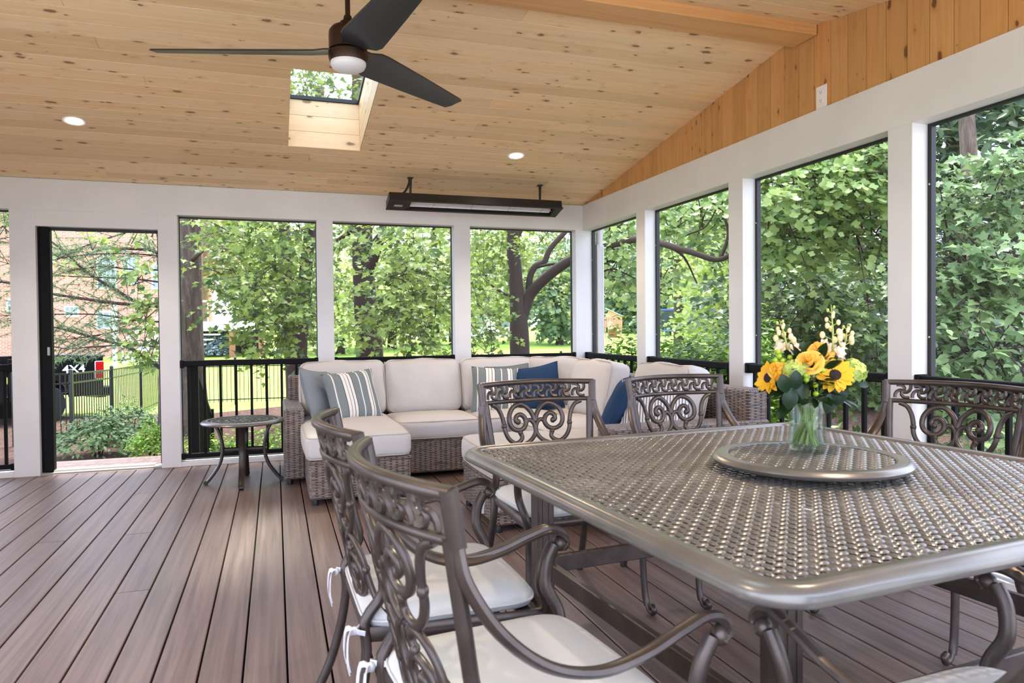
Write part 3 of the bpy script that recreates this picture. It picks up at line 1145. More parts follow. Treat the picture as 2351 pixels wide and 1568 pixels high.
for a in (-92, -2, 88, 178):
    a = D2R(a)
    ca, sa = math.cos(a), math.sin(a)
    P = [(.205, SZ - .03), (.175, .40), (.152, .30), (.155, .22), (.18, .14), (.225, .07), (.268, .018)]
    MB().tube([(r * ca, r * sa, z) for r, _, z in catmull([(r, 0, z) for r, z in P], 5)], .025, 8, up=(-sa, ca, 0), flat=(.55, 1)).build('leg', DKM, st, 50)
    MB().tube([(.272 * ca - .018 * sa * s, .272 * sa + .018 * ca * s, .017) for s in (-1, 1)], .0165, 12).build('scroll_foot', DKM, st, 50)
    MB().tube([(.02 * ca, .02 * sa, .262), (.15 * ca, .15 * sa, .262)], .016, 6, up=(0, 0, 1), flat=(.7, 1)).build('cross_brace', DKM, st, 50)


# ------------------------------------------------------------------ wicker sectional
def wicker_mat():
    """flat strands going over and under upright stakes, gap shade painted dark between the rows"""
    m = N('brown_resin_wicker')
    uv = m.n('ShaderNodeTexCoord').outputs['UV']
    sep = m.n('ShaderNodeSeparateXYZ', ins={'Vector': uv})
    rh, sw = .0090, .041
    v = m.math('DIVIDE', sep.outputs[1], rh)
    row = m.math('FLOOR', v)
    fv = m.math('MULTIPLY_ADD', m.math('FRACT', v), 2., -1.)
    prof = m.math('SUBTRACT', 1., m.math('MULTIPLY', fv, fv))
    odd = m.math('MODULO', m.math('ADD', row, 1000.), 2.)
    ph = m.math('MULTIPLY', m.math('ADD', m.math('DIVIDE', sep.outputs[0], sw), odd), math.pi)
    over = m.math('MULTIPLY_ADD', m.math('COSINE', ph), .5, .5)
    cv = m.n('ShaderNodeCombineXYZ', ins={'X': m.math('MULTIPLY', sep.outputs[0], 7.), 'Y': m.math('MULTIPLY', row, 7.31)})
    nz = m.n('ShaderNodeTexNoise', ins={'Vector': cv.outputs[0], 'Scale': 1., 'Detail': 1.})
    col = m.ramp(nz.outputs[0], [(.28, srgb(92, 86, 86)), (.42, srgb(140, 134, 134)), (.52, srgb(162, 138, 122)), (.64, srgb(114, 100, 92)), (.75, srgb(186, 178, 174))])
    stake = m.math('MULTIPLY', m.math('LESS_THAN', over, .10), 1.)
    col = m.mix(stake, col, srgb(74, 60, 52))
    gap_shade = m.math('LESS_THAN', m.math('MULTIPLY', prof, m.math('MULTIPLY_ADD', over, .5, .5)), .24)
    col = m.mix(gap_shade, col, (.010, .008, .007, 1))  # near-black colour stands in for shade in the gaps between strands
    m.set(Base_Color=col, Roughness=.4)
    m.bump(m.math('MULTIPLY', prof, m.math('MULTIPLY_ADD', over, .7, .3)), .8, .006)
    return m.m


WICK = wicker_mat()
LINEN = fabric('cream_linen', srgb(210, 205, 201), 600., .45, .05)
PIPE = fabric('cream_piping', srgb(196, 184, 174), 600., .1, .05)


def cushion_mesh(hx, hy, hz, r=.05, crown=.03, n=14, wob=0, seed=0):
    rg = random.Random(seed)
    ph = [rg.uniform(0, 6) for _ in range(6)]
    vs, fs, idx = [], [], {}
    h = np.array((hx, hy, hz))

    def vert(c):
        key = tuple(np.round(c, 4))
        if key in idx:
            return idx[key]
        c = np.array(c)
        p = c * h
        rr = min(r, hz * .98)
        q = np.clip(p, -(h - rr), h - rr)
        d = p - q
        l = np.linalg.norm(d)
        if l > 1e-9:
            p = q + d / l * rr
        f = (1 - c[0] ** 2) * (1 - c[1] ** 2)
        p[2] += crown * f * (1 if c[2] > 0 else -.4) * abs(c[2])
        p[0] += .012 * math.copysign(1, c[0]) * abs(c[0]) ** 3 * (1 - c[1] ** 2)
        p[1] += .010 * math.copysign(1, c[1]) * abs(c[1]) ** 3 * (1 - c[0] ** 2)
        if wob:
            p[2] += wob * (math.sin(5 * c[0] + ph[0]) * math.sin(4 * c[1] + ph[1]) + .5 * math.sin(11 * c[0] + ph[2] + 3 * c[1]))
            p[1] += wob * .8 * math.sin(6 * c[0] + ph[3])
        idx[key] = len(vs)
        vs.append(p)
        return idx[key]
    g = np.linspace(-1, 1, n + 1)
    g = np.sign(g) * np.abs(g) ** .7
    for ax in range(3):
        a, b = (ax + 1) % 3, (ax + 2) % 3
        ga = g if a != 2 else np.linspace(-1, 1, 7)
        gb = g if b != 2 else np.linspace(-1, 1, 7)
        for sd in (-1, 1):
            for i in range(len(ga) - 1):
                for j in range(len(gb) - 1):
                    q = []
                    for (p_, r_) in ((i, j), (i + 1, j), (i + 1, j + 1), (i, j + 1)):
                        c = [0, 0, 0]
                        c[ax], c[a], c[b] = sd, ga[p_], gb[r_]
                        q.append(vert(c))
                    fs.append(tuple(q if sd > 0 else q[::-1]))
    return vs, fs


def cushion(name, size, loc, rot, label, cat, group, mat=None, r=.045, crown=.028, wob=.003, seed=1, pipe=True):
    hx, hy, hz = size[0] / 2, size[1] / 2, size[2] / 2
    t = empty(name, loc, 0, label, cat, group)
    t.rotation_euler = rot
    vs, fs = cushion_mesh(hx, hy, hz, r, crown, 16, wob, seed)
    MB().add(vs, fs).build('cover', mat or LINEN, t, 180)
    if pipe:
        for zs in (1, -1):
            pts = []
            k = 14
            o = .7
            for (x0, y0, x1, y1) in ((-1, -1, 1, -1), (1, -1, 1, 1), (1, 1, -1, 1), (-1, 1, -1, -1)):
                for i in range(k):
                    q = i / k
                    cx, cy = x0 + (x1 - x0) * q, y0 + (y1 - y0) * q
                    px, py = cx * hx, cy * hy
                    rr = min(r, hz * .98)
                    qx, qy = np.clip(px, -(hx - rr), hx - rr), np.clip(py, -(hy - rr), hy - rr)
                    l = math.hypot(px - qx, py - qy) + 1e-9
                    bul = .75
                    px, py = qx + (px - qx) / l * rr * bul, qy + (py - qy) / l * rr * bul
                    px += .012 * math.copysign(1, cx) * abs(cx) ** 3 * (1 - cy ** 2)
                    py += .010 * math.copysign(1, cy) * abs(cy) ** 3 * (1 - cx ** 2)
                    pts.append((px, py, zs * (hz - rr + rr * .72)))
            MB().tube(pts, .0045, 5, closed=True).build('piping', PIPE, t, 180)
    return t


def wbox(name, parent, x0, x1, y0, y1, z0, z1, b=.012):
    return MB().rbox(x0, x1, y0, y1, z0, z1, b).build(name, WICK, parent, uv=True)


def feet(parent, pts):
    for x, y in pts:
        MB().lathe([(.001, 0), (.02, 0), (.022, .02), (.016, .045), (.001, .045)], 10).build('foot', BLACKM, parent, 50, loc=(x, y, 0))


GS = 'modules of the wicker sectional'
s1 = empty('sofa_module', (0, 0, 0), 0, 'wicker sofa module with chaise and arm at the left end of the sectional', 'sofa', GS)
wbox('arm', s1, .052, .20, 5.60, 6.50, .04, .575)
wbox('base', s1, .20, .875, 4.86, 6.50, .04, .300)
wbox('base_lip', s1, .196, .879, 4.856, 6.2, .272, .300, .006)
wbox('backrest', s1, .10, .875, 6.38, 6.53, .04, .775)
feet(s1, [(.09, 5.64), (.24, 4.90), (.84, 4.90), (.09, 6.46)])
s2 = empty('sofa_module', (0, 0, 0), 0, 'armless wicker sofa module between the chaise and the ottoman', 'sofa', GS)
wbox('base', s2, .88, 1.56, 5.50, 6.50, .04, .300)
wbox('backrest', s2, .88, 1.56, 6.38, 6.53, .04, .775)
feet(s2, [(.92, 5.54), (1.52, 5.54)])
s3 = empty('sofa_module', (0, 0, 0), 0, 'wicker corner module of the sectional at the back right', 'sofa', GS)
wbox('base', s3, 1.565, 2.84, 5.50, 6.50, .04, .300)
wbox('backrest', s3, 1.565, 2.69, 6.38, 6.53, .04, .775)
wbox('side_backrest', s3, 2.69, 2.84, 5.50, 6.53, .04, .775)
feet(s3, [(1.6, 5.54), (2.8, 6.46)])
s4 = empty('sofa_module', (0, 0, 0), 0, 'wicker sofa module with a wide arm along the right wall', 'sofa', GS)
wbox('arm', s4, 1.78, 2.84, 3.58, 3.78, .04, .600)
wbox('base', s4, 1.78, 2.69, 3.78, 5.49, .04, .300)
wbox('backrest', s4, 2.69, 2.84, 3.60, 5.49, .04, .785)
feet(s4, [(1.82, 3.62), (2.8, 3.62), (1.82, 5.4)])
s5 = empty('ottoman', (0, 0, 0), 0, 'wicker ottoman in front of the sectional, partly behind the dining chair', 'ottoman')
wbox('base', s5, 1.17, 1.76, 3.84, 4.56, .04, .300)
wbox('base_lip', s5, 1.166, 1.764, 3.836, 4.564, .272, .300, .006)
feet(s5, [(1.2, 3.87), (1.2, 4.53), (1.73, 3.87), (1.73, 4.53)])

GC = 'cream seat cushions of the sectional'
cushion('seat_cushion', (.70, 1.24, .165), (.53, 5.445, .383), (0, 0, 0), 'long cream chaise cushion with two pillows on it', 'cushion', GC, seed=2)
cushion('seat_cushion', (.675, .62, .155), (1.222, 5.785, .378), (0, 0, 0), 'cream seat cushion right of the chaise cushion', 'cushion', GC, seed=3)
cushion('seat_cushion', (.675, .62, .155), (1.905, 5.785, .378), (0, 0, 0), 'cream seat cushion under the striped and blue pillows', 'cushion', GC, seed=4)
cushion('seat_cushion', (.44, .62, .155), (2.465, 5.785, .378), (0, 0, 0), 'cream corner seat cushion of the sectional', 'cushion', GC, seed=5)
cushion('seat_cushion', (.74, .84, .155), (2.155, 5.03, .378), (0, 0, 0), 'cream seat cushion beside the sofa corner, along the right wall', 'cushion', GC, seed=6)
cushion('seat_cushion', (.74, .80, .155), (2.155, 4.195, .378), (0, 0, 0), 'cream seat cushion beside the wide wicker arm', 'cushion', GC, seed=7)
cushion('seat_cushion', (.62, .75, .165), (1.465, 4.20, .383), (0, 0, 0), 'cream cushion on top of the wicker ottoman', 'cushion', GC, seed=8)
GB = 'cream back cushions of the sectional'
LEAN = D2R(90 - 13)
for (x, w, lab, sd) in ((.54, .70, 'cream back cushion at the left end, behind the grey and striped pillows', 11), (1.225, .66, 'cream back cushion in the middle of the back row', 12), (1.935, .74, 'cream back cushion behind the striped, grey and blue pillows', 13)):
    cushion('back_cushion', (w, .47, .19), (x, 6.19, .664), (LEAN, 0, 0), lab, 'cushion', GB, crown=.05, wob=.006, seed=sd, r=.06)
cushion('back_cushion', (.56, .47, .18), (2.42, 6.02, .664), (LEAN, 0, D2R(-40)), 'cream back cushion set diagonally in the sofa corner', 'cushion', GB, crown=.05, wob=.006, seed=14, r=.06)
cushion('back_cushion', (.70, .47, .19), (2.49, 5.28, .664), (LEAN, 0, D2R(-90)), 'cream back cushion along the right wall, nearest the corner', 'cushion', GB, crown=.05, wob=.007, seed=15, r=.06)
cushion('back_cushion', (.74, .47, .19), (2.53, 4.26, .675), (LEAN, 0, D2R(-92)), 'cream back cushion at the right end, beside the wide wicker arm', 'cushion', GB, crown=.05, wob=.007, seed=16, r=.06)


def stripes(name, stops, axis=0, scale=1.):
    m = N(name)
    tc = m.n('ShaderNodeTexCoord')
    sp = m.n('ShaderNodeSeparateXYZ', ins={'Vector': tc.outputs['Object']})
    f = m.math('FRACT', m.math('MULTIPLY_ADD', sp.outputs[axis], scale, .5))
    nd = m.t.nodes.new('ShaderNodeValToRGB')
    nd.color_ramp.interpolation = 'CONSTANT'
    el = nd.color_ramp.elements
    while len(el) < len(stops):
        el.new(.5)
    for e, (p, c) in zip(el, stops):
        e.position, e.color = p, c
    m.l(f, nd.inputs[0])
    nz = m.n('ShaderNodeTexNoise', ins={'Vector': m.coord(), 'Scale': 14., 'Detail': 3.})
    m.set(Base_Color=nd.outputs[0], Roughness=.85, Specular_IOR_Level=.15)
    m.bump(nz.outputs[0], .3, .012)
    return m.m


GR, WH, DK = srgb(124, 132, 134), srgb(230, 226, 218), srgb(72, 78, 80)
seq = [(.10, GR), (.15, WH), (.17, GR), (.30, DK), (.31, WH), (.36, DK), (.37, WH), (.42, DK), (.43, WH), (.48, DK), (.49, GR), (.60, WH), (.62, GR), (.72, DK), (.73, WH), (.78, DK), (.79, WH), (.82, GR), (.93, WH), (.95, GR)]
STRIPE = stripes('grey_white_striped_fabric', [(0, GR)] + seq, 0, 1 / .46)
TICK = stripes('thin_ticking_stripe', [(0, srgb(228, 226, 224)), (.55, srgb(126, 128, 134))], 0, 55.)
GREYF = fabric('slate_grey_fabric', srgb(136, 142, 147), 500., .3, .04)
GREYD = fabric('dark_grey_fabric', srgb(120, 122, 120), 500., .3, .04)
NAVY = fabric('navy_fabric', srgb(42, 66, 98), 500., .35, .08)


def pillow(name, size, thick, loc, rot, mat, label, group, seed):
    t = empty(name, loc, 0, label, 'pillow', group)
    t.rotation_euler = rot
    n = 20
    rg = random.Random(seed)
    ph = [rg.uniform(0, 6) for _ in range(4)]
    vs, fs = [], []
    hs_ = size / 2
    for side in (1, -1):
        for i in range(n + 1):
            for j in range(n + 1):
                u, v = -1 + 2 * i / n, -1 + 2 * j / n
                x = u * hs_ * (1 - .075 * (1 - v * v))
                y = v * hs_ * (1 - .075 * (1 - u * u))
                h_ = ((1 - u ** 4) * (1 - v ** 4)) ** .62
                z = side * thick / 2 * h_ + .004 * math.sin(5 * u + ph[0]) * math.sin(4 * v + ph[1]) + .02 * math.sin(2 * u + ph[2]) * v * .3
                vs.append((x, y, z))
    k = (n + 1) ** 2
    for i in range(n):
        for j in range(n):
            a = i * (n + 1) + j
            fs.append((a, a + n + 1, a + n + 2, a + 1))
            fs.append((k + a, k + a + 1, k + a + n + 2, k + a + n + 1))
    MB().add(vs, fs).build('cover', mat, t, 180)
    per = [(i, 0) for i in range(n)] + [(n, j) for j in range(n)] + [(n - i, n) for i in range(n)] + [(0, n - j) for j in range(n)]
    MB().tube([vs[i * (n + 1) + j] for i, j in per], .0045, 5, closed=True).build('edge_seam', mat, t, 180)
    return t


GP = 'throw pillows on the sectional'
pillow('throw_pillow', .43, .15, (.345, 5.90, .650), (D2R(68), D2R(8), D2R(52)), GREYF, 'plain grey pillow leaning on the left wicker arm', GP, 1)
pillow('throw_pillow', .43, .15, (.575, 5.74, .640), (D2R(66), D2R(-3), D2R(20)), STRIPE, 'grey and white striped pillow on the chaise, beside the plain grey pillow', GP, 2)
pillow('throw_pillow', .41, .14, (1.80, 5.88, .638), (D2R(68), D2R(3), D2R(-10)), STRIPE, 'grey and white striped pillow beside a blue pillow on the back row', GP, 3)
pillow('throw_pillow', .41, .13, (1.98, 6.00, .645), (D2R(72), D2R(-4), D2R(-2)), GREYD, 'dark grey pillow half hidden behind the striped and blue pillows', GP, 4)
pillow('throw_pillow', .42, .15, (2.17, 5.82, .642), (D2R(70), D2R(-10), D2R(-24)), NAVY, 'navy blue pillow beside the striped pillow on the back row', GP, 5)
pillow('throw_pillow', .43, .13, (2.13, 4.22, .640), (D2R(64), D2R(0), D2R(-118)), NAVY, 'navy blue pillow leaning at the right end, behind a dining chair', GP, 6)
pillow('throw_pillow', .44, .15, (2.28, 3.98, .630), (D2R(58), D2R(0), D2R(-35)), TICK, 'white pillow with thin dark stripes behind the wide wicker arm', GP, 7)
# ------------------------------------------------------------------ vase and flowers
VX, VY, VZ = 1.622, 1.865, TZ + .0365
VD = float((np.array((VX, VY, VZ)) - CP) @ _d)


def fp(px, py, dd=0.):
    return at_depth(px, py, VD + dd)


VGL = N('vase_glass').set(Base_Color=(1, 1, 1, 1), Roughness=.0, IOR=1.45, Transmission_Weight=1.0).m
lp = N('vase_water')
tr = lp.n('ShaderNodeBsdfTransparent', ins={'Color': (.90, .95, .90, 1)})
gl = lp.n('ShaderNodeBsdfGlossy', ins={'Roughness': .02})
mx = lp.n('ShaderNodeMixShader', ins={0: .06, 1: tr.outputs[0], 2: gl.outputs[0]})
lp.l(mx.outputs[0], lp.out.inputs[0])
WATER = lp.m
va = empty('flower_vase', (VX, VY, VZ), 0, 'clear glass cylinder vase half full of water on the lazy Susan', 'vase')
R0, HV = .0575, .158
gv = N('clear_glass_wall')
tr = gv.n('ShaderNodeBsdfTransparent', ins={'Color': (.93, .96, .95, 1)})
gl = gv.n('ShaderNodeBsdfGlossy', ins={'Roughness': .02})
lw = gv.n('ShaderNodeLayerWeight', ins={'Blend': .25})
mx = gv.n('ShaderNodeMixShader', ins={0: gv.math('MULTIPLY_ADD', gv.math('POWER', lw.outputs['Facing'], 2.5), .55, .04), 1: tr.outputs[0], 2: gl.outputs[0]})
gv.l(mx.outputs[0], gv.out.inputs[0])
MB().lathe([(.001, 0), (R0 - .003, 0), (R0, .004), (R0, HV), (R0 - .003, HV + .001), (R0 - .0045, HV), (R0 - .0045, .014), (.001, .011)], 40).build('glass_cylinder', gv.m, va, 50)
MB().lathe([(.001, .0145), (R0 - .006, .0145), (R0 - .006, .095), (.001, .095)], 40).build('water', WATER, va, 50)


def leafmat(name, c1, c2, trans=.25, rough=.5):
    m = N(name)
    g = m.n('ShaderNodeNewGeometry')
    c = m.mix(g.outputs['Random Per Island'], c1, c2)
    m.set(Base_Color=c, Roughness=rough, Specular_IOR_Level=.35)
    t_ = m.n('ShaderNodeBsdfTranslucent', ins={'Color': c})
    mx_ = m.n('ShaderNodeMixShader', ins={0: trans, 1: m.b.outputs[0], 2: t_.outputs[0]})
    m.l(mx_.outputs[0], m.out.inputs[0])
    return m.m


PETAL = leafmat('yellow_petal', srgb(252, 186, 30), srgb(253, 208, 64), .3)
ROSE = leafmat('golden_rose_petal', srgb(253, 206, 84), srgb(253, 218, 120), .35)
SEED = plain('sunflower_seed_disc', srgb(42, 24, 20), .8, noise=300., bump=.5)
HYD = leafmat('green_hydrangea', srgb(190, 210, 104), srgb(214, 228, 140), .3)
CREAM = leafmat('cream_stock', srgb(250, 226, 196), srgb(252, 240, 222), .3)
BERRY = plain('green_berry', srgb(160, 186, 40), .3)
STEM = plain('green_stem', srgb(120, 146, 60), .5)
STEMP = plain('pale_stem', srgb(176, 188, 104), .5)
FLEAF = leafmat('dark_bouquet_leaf', srgb(14, 32, 16), srgb(34, 62, 30), .12, .3)
BUD = plain('cream_bud', srgb(248, 220, 164), .5)


def frame_to(n_, roll=0.):
    z = Vector(n_).normalized()
    x = Vector((0, 0, 1)).cross(z)
    x = x.normalized() if x.length > 1e-3 else Vector((1, 0, 0))
    y = z.cross(x)
    M = Matrix((x, y, z)).transposed().to_4x4()
    return M @ Matrix.Rotation(roll, 4, 'Z')


def petal(m, M, L, w, cup=.2, n=5):
    vs, fs = [], []
    for i in range(n + 1):
        t = i / n
        ww = w * math.sin(math.pi * (t * .86 + .1)) ** .8
        for s in (-1, 0, 1):
            vs.append((L * t, s * ww, cup * L * t * t + abs(s) * ww * .25 - .0))
    for i in range(n):
        for j in (0, 1):
            a = i * 3 + j
            fs.append((a, a + 3, a + 4, a + 1))
    m.add(vs, fs, M)


def stem_to(parent, p, mat=STEM, r=.0028, spread=.5):
    """a stem from the flower (parent origin) down through the vase mouth to its floor"""
    p = Vector(p)
    c = Vector((VX, VY, 0))
    off = Vector((p.x - VX, p.y - VY, 0))
    off = off.normalized() if off.length > 1e-4 else Vector((1, 0, 0))
    mouth = Vector((VX, VY, VZ + HV)) + off * .032
    rq = random.Random(int(abs(p.x * 7919 + p.z * 3571) * 1e3))
    foot = Vector((VX, VY, VZ + .018)) - off * rq.uniform(.0, .042) + Vector((-off.y, off.x, 0)) * rq.uniform(-.03, .03)
    mid = (p + mouth) / 2 + Vector((0, 0, .012))
    pts = [q - p for q in (p, mid, mouth, foot)]
    MB().tube(catmull(pts, 5), r, 6).build('stem', mat, parent, 60)


def sunflower(pos, n_, R, label, n=17):
    t = empty('sunflower', pos, 0, label, 'flower', 'sunflowers in the vase')
    M0 = frame_to(n_)
    rg = random.Random(int(pos[0] * 1e4))
    for layer, (kk, sc) in enumerate(((n, 1.0), (n - 3, .86))):
        for i in range(kk):
            a = 2 * math.pi * (i + .5 * layer) / kk + rg.uniform(-.08, .08)
            m = MB()
            petal(m, M0 @ Matrix.Rotation(a, 4, 'Z') @ Matrix.Translation((R * .24, 0, .005 * layer)) @ Matrix.Rotation(rg.uniform(-.28, .12), 4, 'Y'), R * .78 * sc * rg.uniform(.9, 1.08), R * .21, rg.uniform(-.15, .2))
            m.build('petal', PETAL, t, 180)
    MB().lathe([(R * .33, -.002), (R * .34, .004), (R * .27, .010), (R * .12, .008), (.0005, .006)], 22, M0).build('seed_disc', SEED, t, 60)
    MB().lathe([(.001, -.014), (.012, -.012), (R * .3, -.003)], 12, M0).build('calyx', STEM, t, 60)
    stem_to(t, pos, r=.004)


def rose(pos, n_, R, label):
    t = empty('rose', pos, 0, label, 'flower', 'yellow roses in the vase')
    M0 = frame_to(n_)
    rg = random.Random(int(pos[0] * 1e5))
    for ring, (kk, rr, tilt_) in enumerate(((3, .18, 1.45), (4, .42, 1.2), (5, .72, .95), (5, 1.0, .55))):
        for i in range(kk):
            a = 2 * math.pi * (i + .37 * ring) / kk
            vs, fs = [], []
            nn = 6
            for p in range(nn + 1):
                for q in range(nn + 1):
                    u, v = -1 + 2 * p / nn, q / nn
                    th = u * math.pi / kk * 1.25
                    rad = R * rr * (.45 + .55 * v) + R * .10 * v * v * (1 if ring > 1 else 0)
                    z = R * (1.25 - .22 * ring) * v * (1 - .12 * u * u) - R * .12 * ring * v * v * (ring > 1) - R * .4
                    vs.append((rad * math.cos(th), rad * math.sin(th), z + .003 * math.sin(4 * u + ring)))
            for p in range(nn):
                for q in range(nn):
                    b = p * (nn + 1) + q
                    fs.append((b, b + nn + 1, b + nn + 2, b + 1))
            MB().add(vs, fs, M0 @ Matrix.Rotation(a, 4, 'Z')).build('petal', ROSE, t, 180)
    stem_to(t, pos)


def hydrangea(pos, R, label, seed):
    t = empty('hydrangea', pos, 0, label, 'flower', 'green hydrangeas in the vase')
    rg = random.Random(seed)
    m = MB()
    for i in range(90):
        z = 1 - 2 * (i + .5) / 90
        a = i * 2.39996
        r = math.sqrt(1 - z * z)
        n_ = Vector((r * math.cos(a), r * math.sin(a), z * .8))
        M = Matrix.Translation(n_ * R * rg.uniform(.88, 1.05)) @ frame_to(n_ + Vector((rg.uniform(-.3, .3), rg.uniform(-.3, .3), rg.uniform(-.3, .3))), rg.uniform(0, 1.5))
        for k in range(4):
            petal(m, M @ Matrix.Rotation(k * math.pi / 2, 4, 'Z'), R * .27, R * .13, .12, 3)
    tag(m.build('florets', HYD, t, 180), kind='stuff')
    MB().sphere((0, 0, 0), R * .8, 8, (1, 1, .8)).build('flower_head', HYD, t, 60)
    stem_to(t, pos)


def stock(base, top, label, seed, full=True):
    t = empty('stock_spike', base, 0, label, 'flower', 'cream stock spikes in the vase')
    rg = random.Random(seed)
    v = Vector(top) - Vector(base)
    MB().tube([(0, 0, 0), tuple(v * .5 + Vector((.004, 0, 0))), tuple(v)], [.0035, .0028, .0012], 6).build('spike_stem', STEMP, t, 60)
    n = 11
    for i in range(n):
        q = .3 + .7 * i / n
        a = i * 2.4
        o = Vector((math.cos(a), math.sin(a), .35)) * (.034 * (1.2 - q))
        c = v * q + o
        MB().sphere(tuple(c), (.0075 * (1.2 - q) + .0022), 6, (1, 1, 1.4)).build('bud', BUD if q < .85 else STEMP, t, 60)
        MB().tube([tuple(v * (q - .03)), tuple(c)], .0012, 4).build('bud_stalk', STEMP, t)
    if full:
        for i in range(7):
            a = i * 2.4
            c = v * (.02 + .035 * i) + Vector((math.cos(a), math.sin(a), 0)) * .024
            m = MB()
            M = Matrix.Translation(c) @ frame_to(Vector((math.cos(a), math.sin(a), .5)), rg.uniform(0, 6))
            for k in range(9):
                petal(m, M @ Matrix.Rotation(k * .7, 4, 'Z') @ Matrix.Rotation(-.5 * (k % 2), 4, 'Y'), .022, .009, .2, 3)
            m.build('floret', CREAM, t, 180)
    stem_to(t, base, STEMP)


def berries(base, pts, label):
    t = empty('berry_sprig', base, 0, label, 'flower', 'green berry sprigs in the vase')
    b = Vector(base)
    for p in pts:
        q = Vector(p) - b
        MB().tube([(0, 0, 0), tuple(q * .5 + Vector((0, 0, .008))), tuple(q)], .0014, 5).build('twig', STEM, t)
        MB().sphere(tuple(q), .0088, 8).build('berry', BERRY, t, 60)
    stem_to(t, base)


def big_leaf(M, L, w, parent, name='leaf'):
    vs, fs = [], []
    n = 7
    for i in range(n + 1):
        q = i / n
        ww = w * math.sin(math.pi * (q * .97 + .015)) ** .75
        for s in (-1, -.5, 0, .5, 1):
            vs.append((L * q, s * ww, .12 * L * math.sin(2.4 * q) + .18 * ww * s * s))
    for i in range(n):
        for j in range(4):
            a = i * 5 + j
            fs.append((a, a + 5, a + 6, a + 1))
    return MB().add(vs, fs, M).build(name, FLEAF, parent, 180)


TOCAM = Vector(tuple(CP)) - Vector((VX, VY, .95))
TOCAM.z = 0
TOCAM.normalize()
RT = Vector(tuple(CR))
sunflower(tuple(fp(1917, 862, -.075)), TOCAM + RT * .15 + Vector((0, 0, .45)), .057, 'large sunflower facing forward on the right of the bouquet')
sunflower(tuple(fp(1766, 868, -.03)), TOCAM * .45 - RT * .95 + Vector((0, 0, .25)), .052, 'sunflower turned to the left edge of the bouquet')
rose(tuple(fp(1880, 808, -.04)), TOCAM * .7 + Vector((0, 0, 1)), .043, 'yellow rose at the top of the bouquet')
rose(tuple(fp(1858, 830, -.085)), TOCAM + Vector((0, 0, .7)) - RT * .2, .041, 'yellow rose just below the top rose')
rose(tuple(fp(1788, 848, -.05)), TOCAM * .8 - RT * .1 + Vector((0, 0, .9)), .033, 'small yellow rose beside the left sunflower')
hydrangea(tuple(fp(1826, 852, -.05)), .042, 'pale green hydrangea in the middle of the bouquet', 3)
hydrangea(tuple(fp(1955, 852, -.02)), .044, 'pale green hydrangea at the right side behind the sunflower', 4)
stock(tuple(fp(1912, 820, -.04)), tuple(fp(1908, 700, -.01)), 'tall cream stock spike at the top right of the bouquet', 5)
stock(tuple(fp(1934, 812, .0)), tuple(fp(1946, 745, .02)), 'short cream stock spike right of the tall one', 6, False)
stock(tuple(fp(1810, 812, .0)), tuple(fp(1790, 735, .02)), 'cream stock spike at the top left of the bouquet', 7)
berries(tuple(fp(1800, 840, .0)), [fp(x, y, -.02) for x, y in ((1780, 828), (1789, 818), (1797, 829), (1786, 808), (1814, 820), (1786, 836))], 'green berry sprig at the upper left of the bouquet')
berries(tuple(fp(1862, 880, -.05)), [fp(x, y, -.09) for x, y in ((1864, 855), (1850, 862), (1851, 873), (1888, 850), (1872, 884), (1873, 904), (1876, 838))], 'green berry sprig in the centre of the bouquet')
fo = empty('bouquet_foliage', (VX, VY, VZ + HV), 0, 'dark green leaves around the base of the bouquet', 'foliage')
rg = random.Random(8)
b0 = Vector((VX, VY, VZ + HV))
for i in range(96):
    a = 2 * math.pi * i / 96 * 5 + rg.uniform(-.2, .2)
    el = rg.uniform(-.35, .6) if i < 84 else 1.0
    d = Vector((math.cos(a) * math.cos(el), math.sin(a) * math.cos(el), math.sin(el)))
    x = d
    y = Vector((0, 0, 1)).cross(x).normalized()
    z = x.cross(y)
    st_ = d * rg.uniform(.025, .075) + Vector((0, 0, rg.uniform(.01, .06)))
    M = Matrix((x, y, z)).transposed().to_4x4()
    M.translation = st_
    big_leaf(M @ Matrix.Rotation(rg.uniform(-.6, .6), 4, 'X') @ Matrix.Rotation(rg.uniform(-.1, .5), 4, 'Y'), rg.uniform(.06, .095), rg.uniform(.015, .024), fo)
for (px, py, dd, L, w) in ((1848, 803, -.01, .05, .022), (1800, 880, -.10, .06, .022), (1828, 872, -.10, .06, .02), (1815, 915, -.09, .07, .024), (1842, 900, -.1, .06, .02), (1930, 905, -.08, .07, .022), (1905, 925, -.07, .07, .02), (1975, 880, -.03, .055, .016)):
    p = Vector(tuple(fp(px, py, dd))) - b0
    x = (RT * rg.uniform(-.6, .6) + Vector((0, 0, rg.uniform(-.2, .9)))).normalized()
    z = TOCAM + Vector((0, 0, .5))
    y = z.cross(x).normalized()
    z = x.cross(y)
    M = Matrix((x, y, z)).transposed().to_4x4()
    M.translation = p - x * L / 2
    big_leaf(M, L, w, fo)
rg = random.Random(21)
for i in range(18):
    a = i * 2.1
    e = a + rg.uniform(2.0, 4.4)
    r1 = rg.uniform(.015, .046)
    MB().tube([(.03 * math.cos(a), .03 * math.sin(a), .01), (r1 * math.cos(e), r1 * math.sin(e), -HV + .018)], rg.uniform(.0025, .0042), 6).build('cut_stem', STEMP if i % 2 else STEM, fo, 60)
# ------------------------------------------------------------------ the garden
NPR = np.random.RandomState(7)
TPY = [-40, 6.9, 10, 13, 17, 22, 35, 50, 70, 140]
TPZ = [-.5, -.5, -.72, -.76, -.82, -.80, -.35, .1, .5, 1.6]


def gz(y):
    return float(np.interp(y, TPY, TPZ))


def gzv(y):
    return np.interp(y, TPY, TPZ)


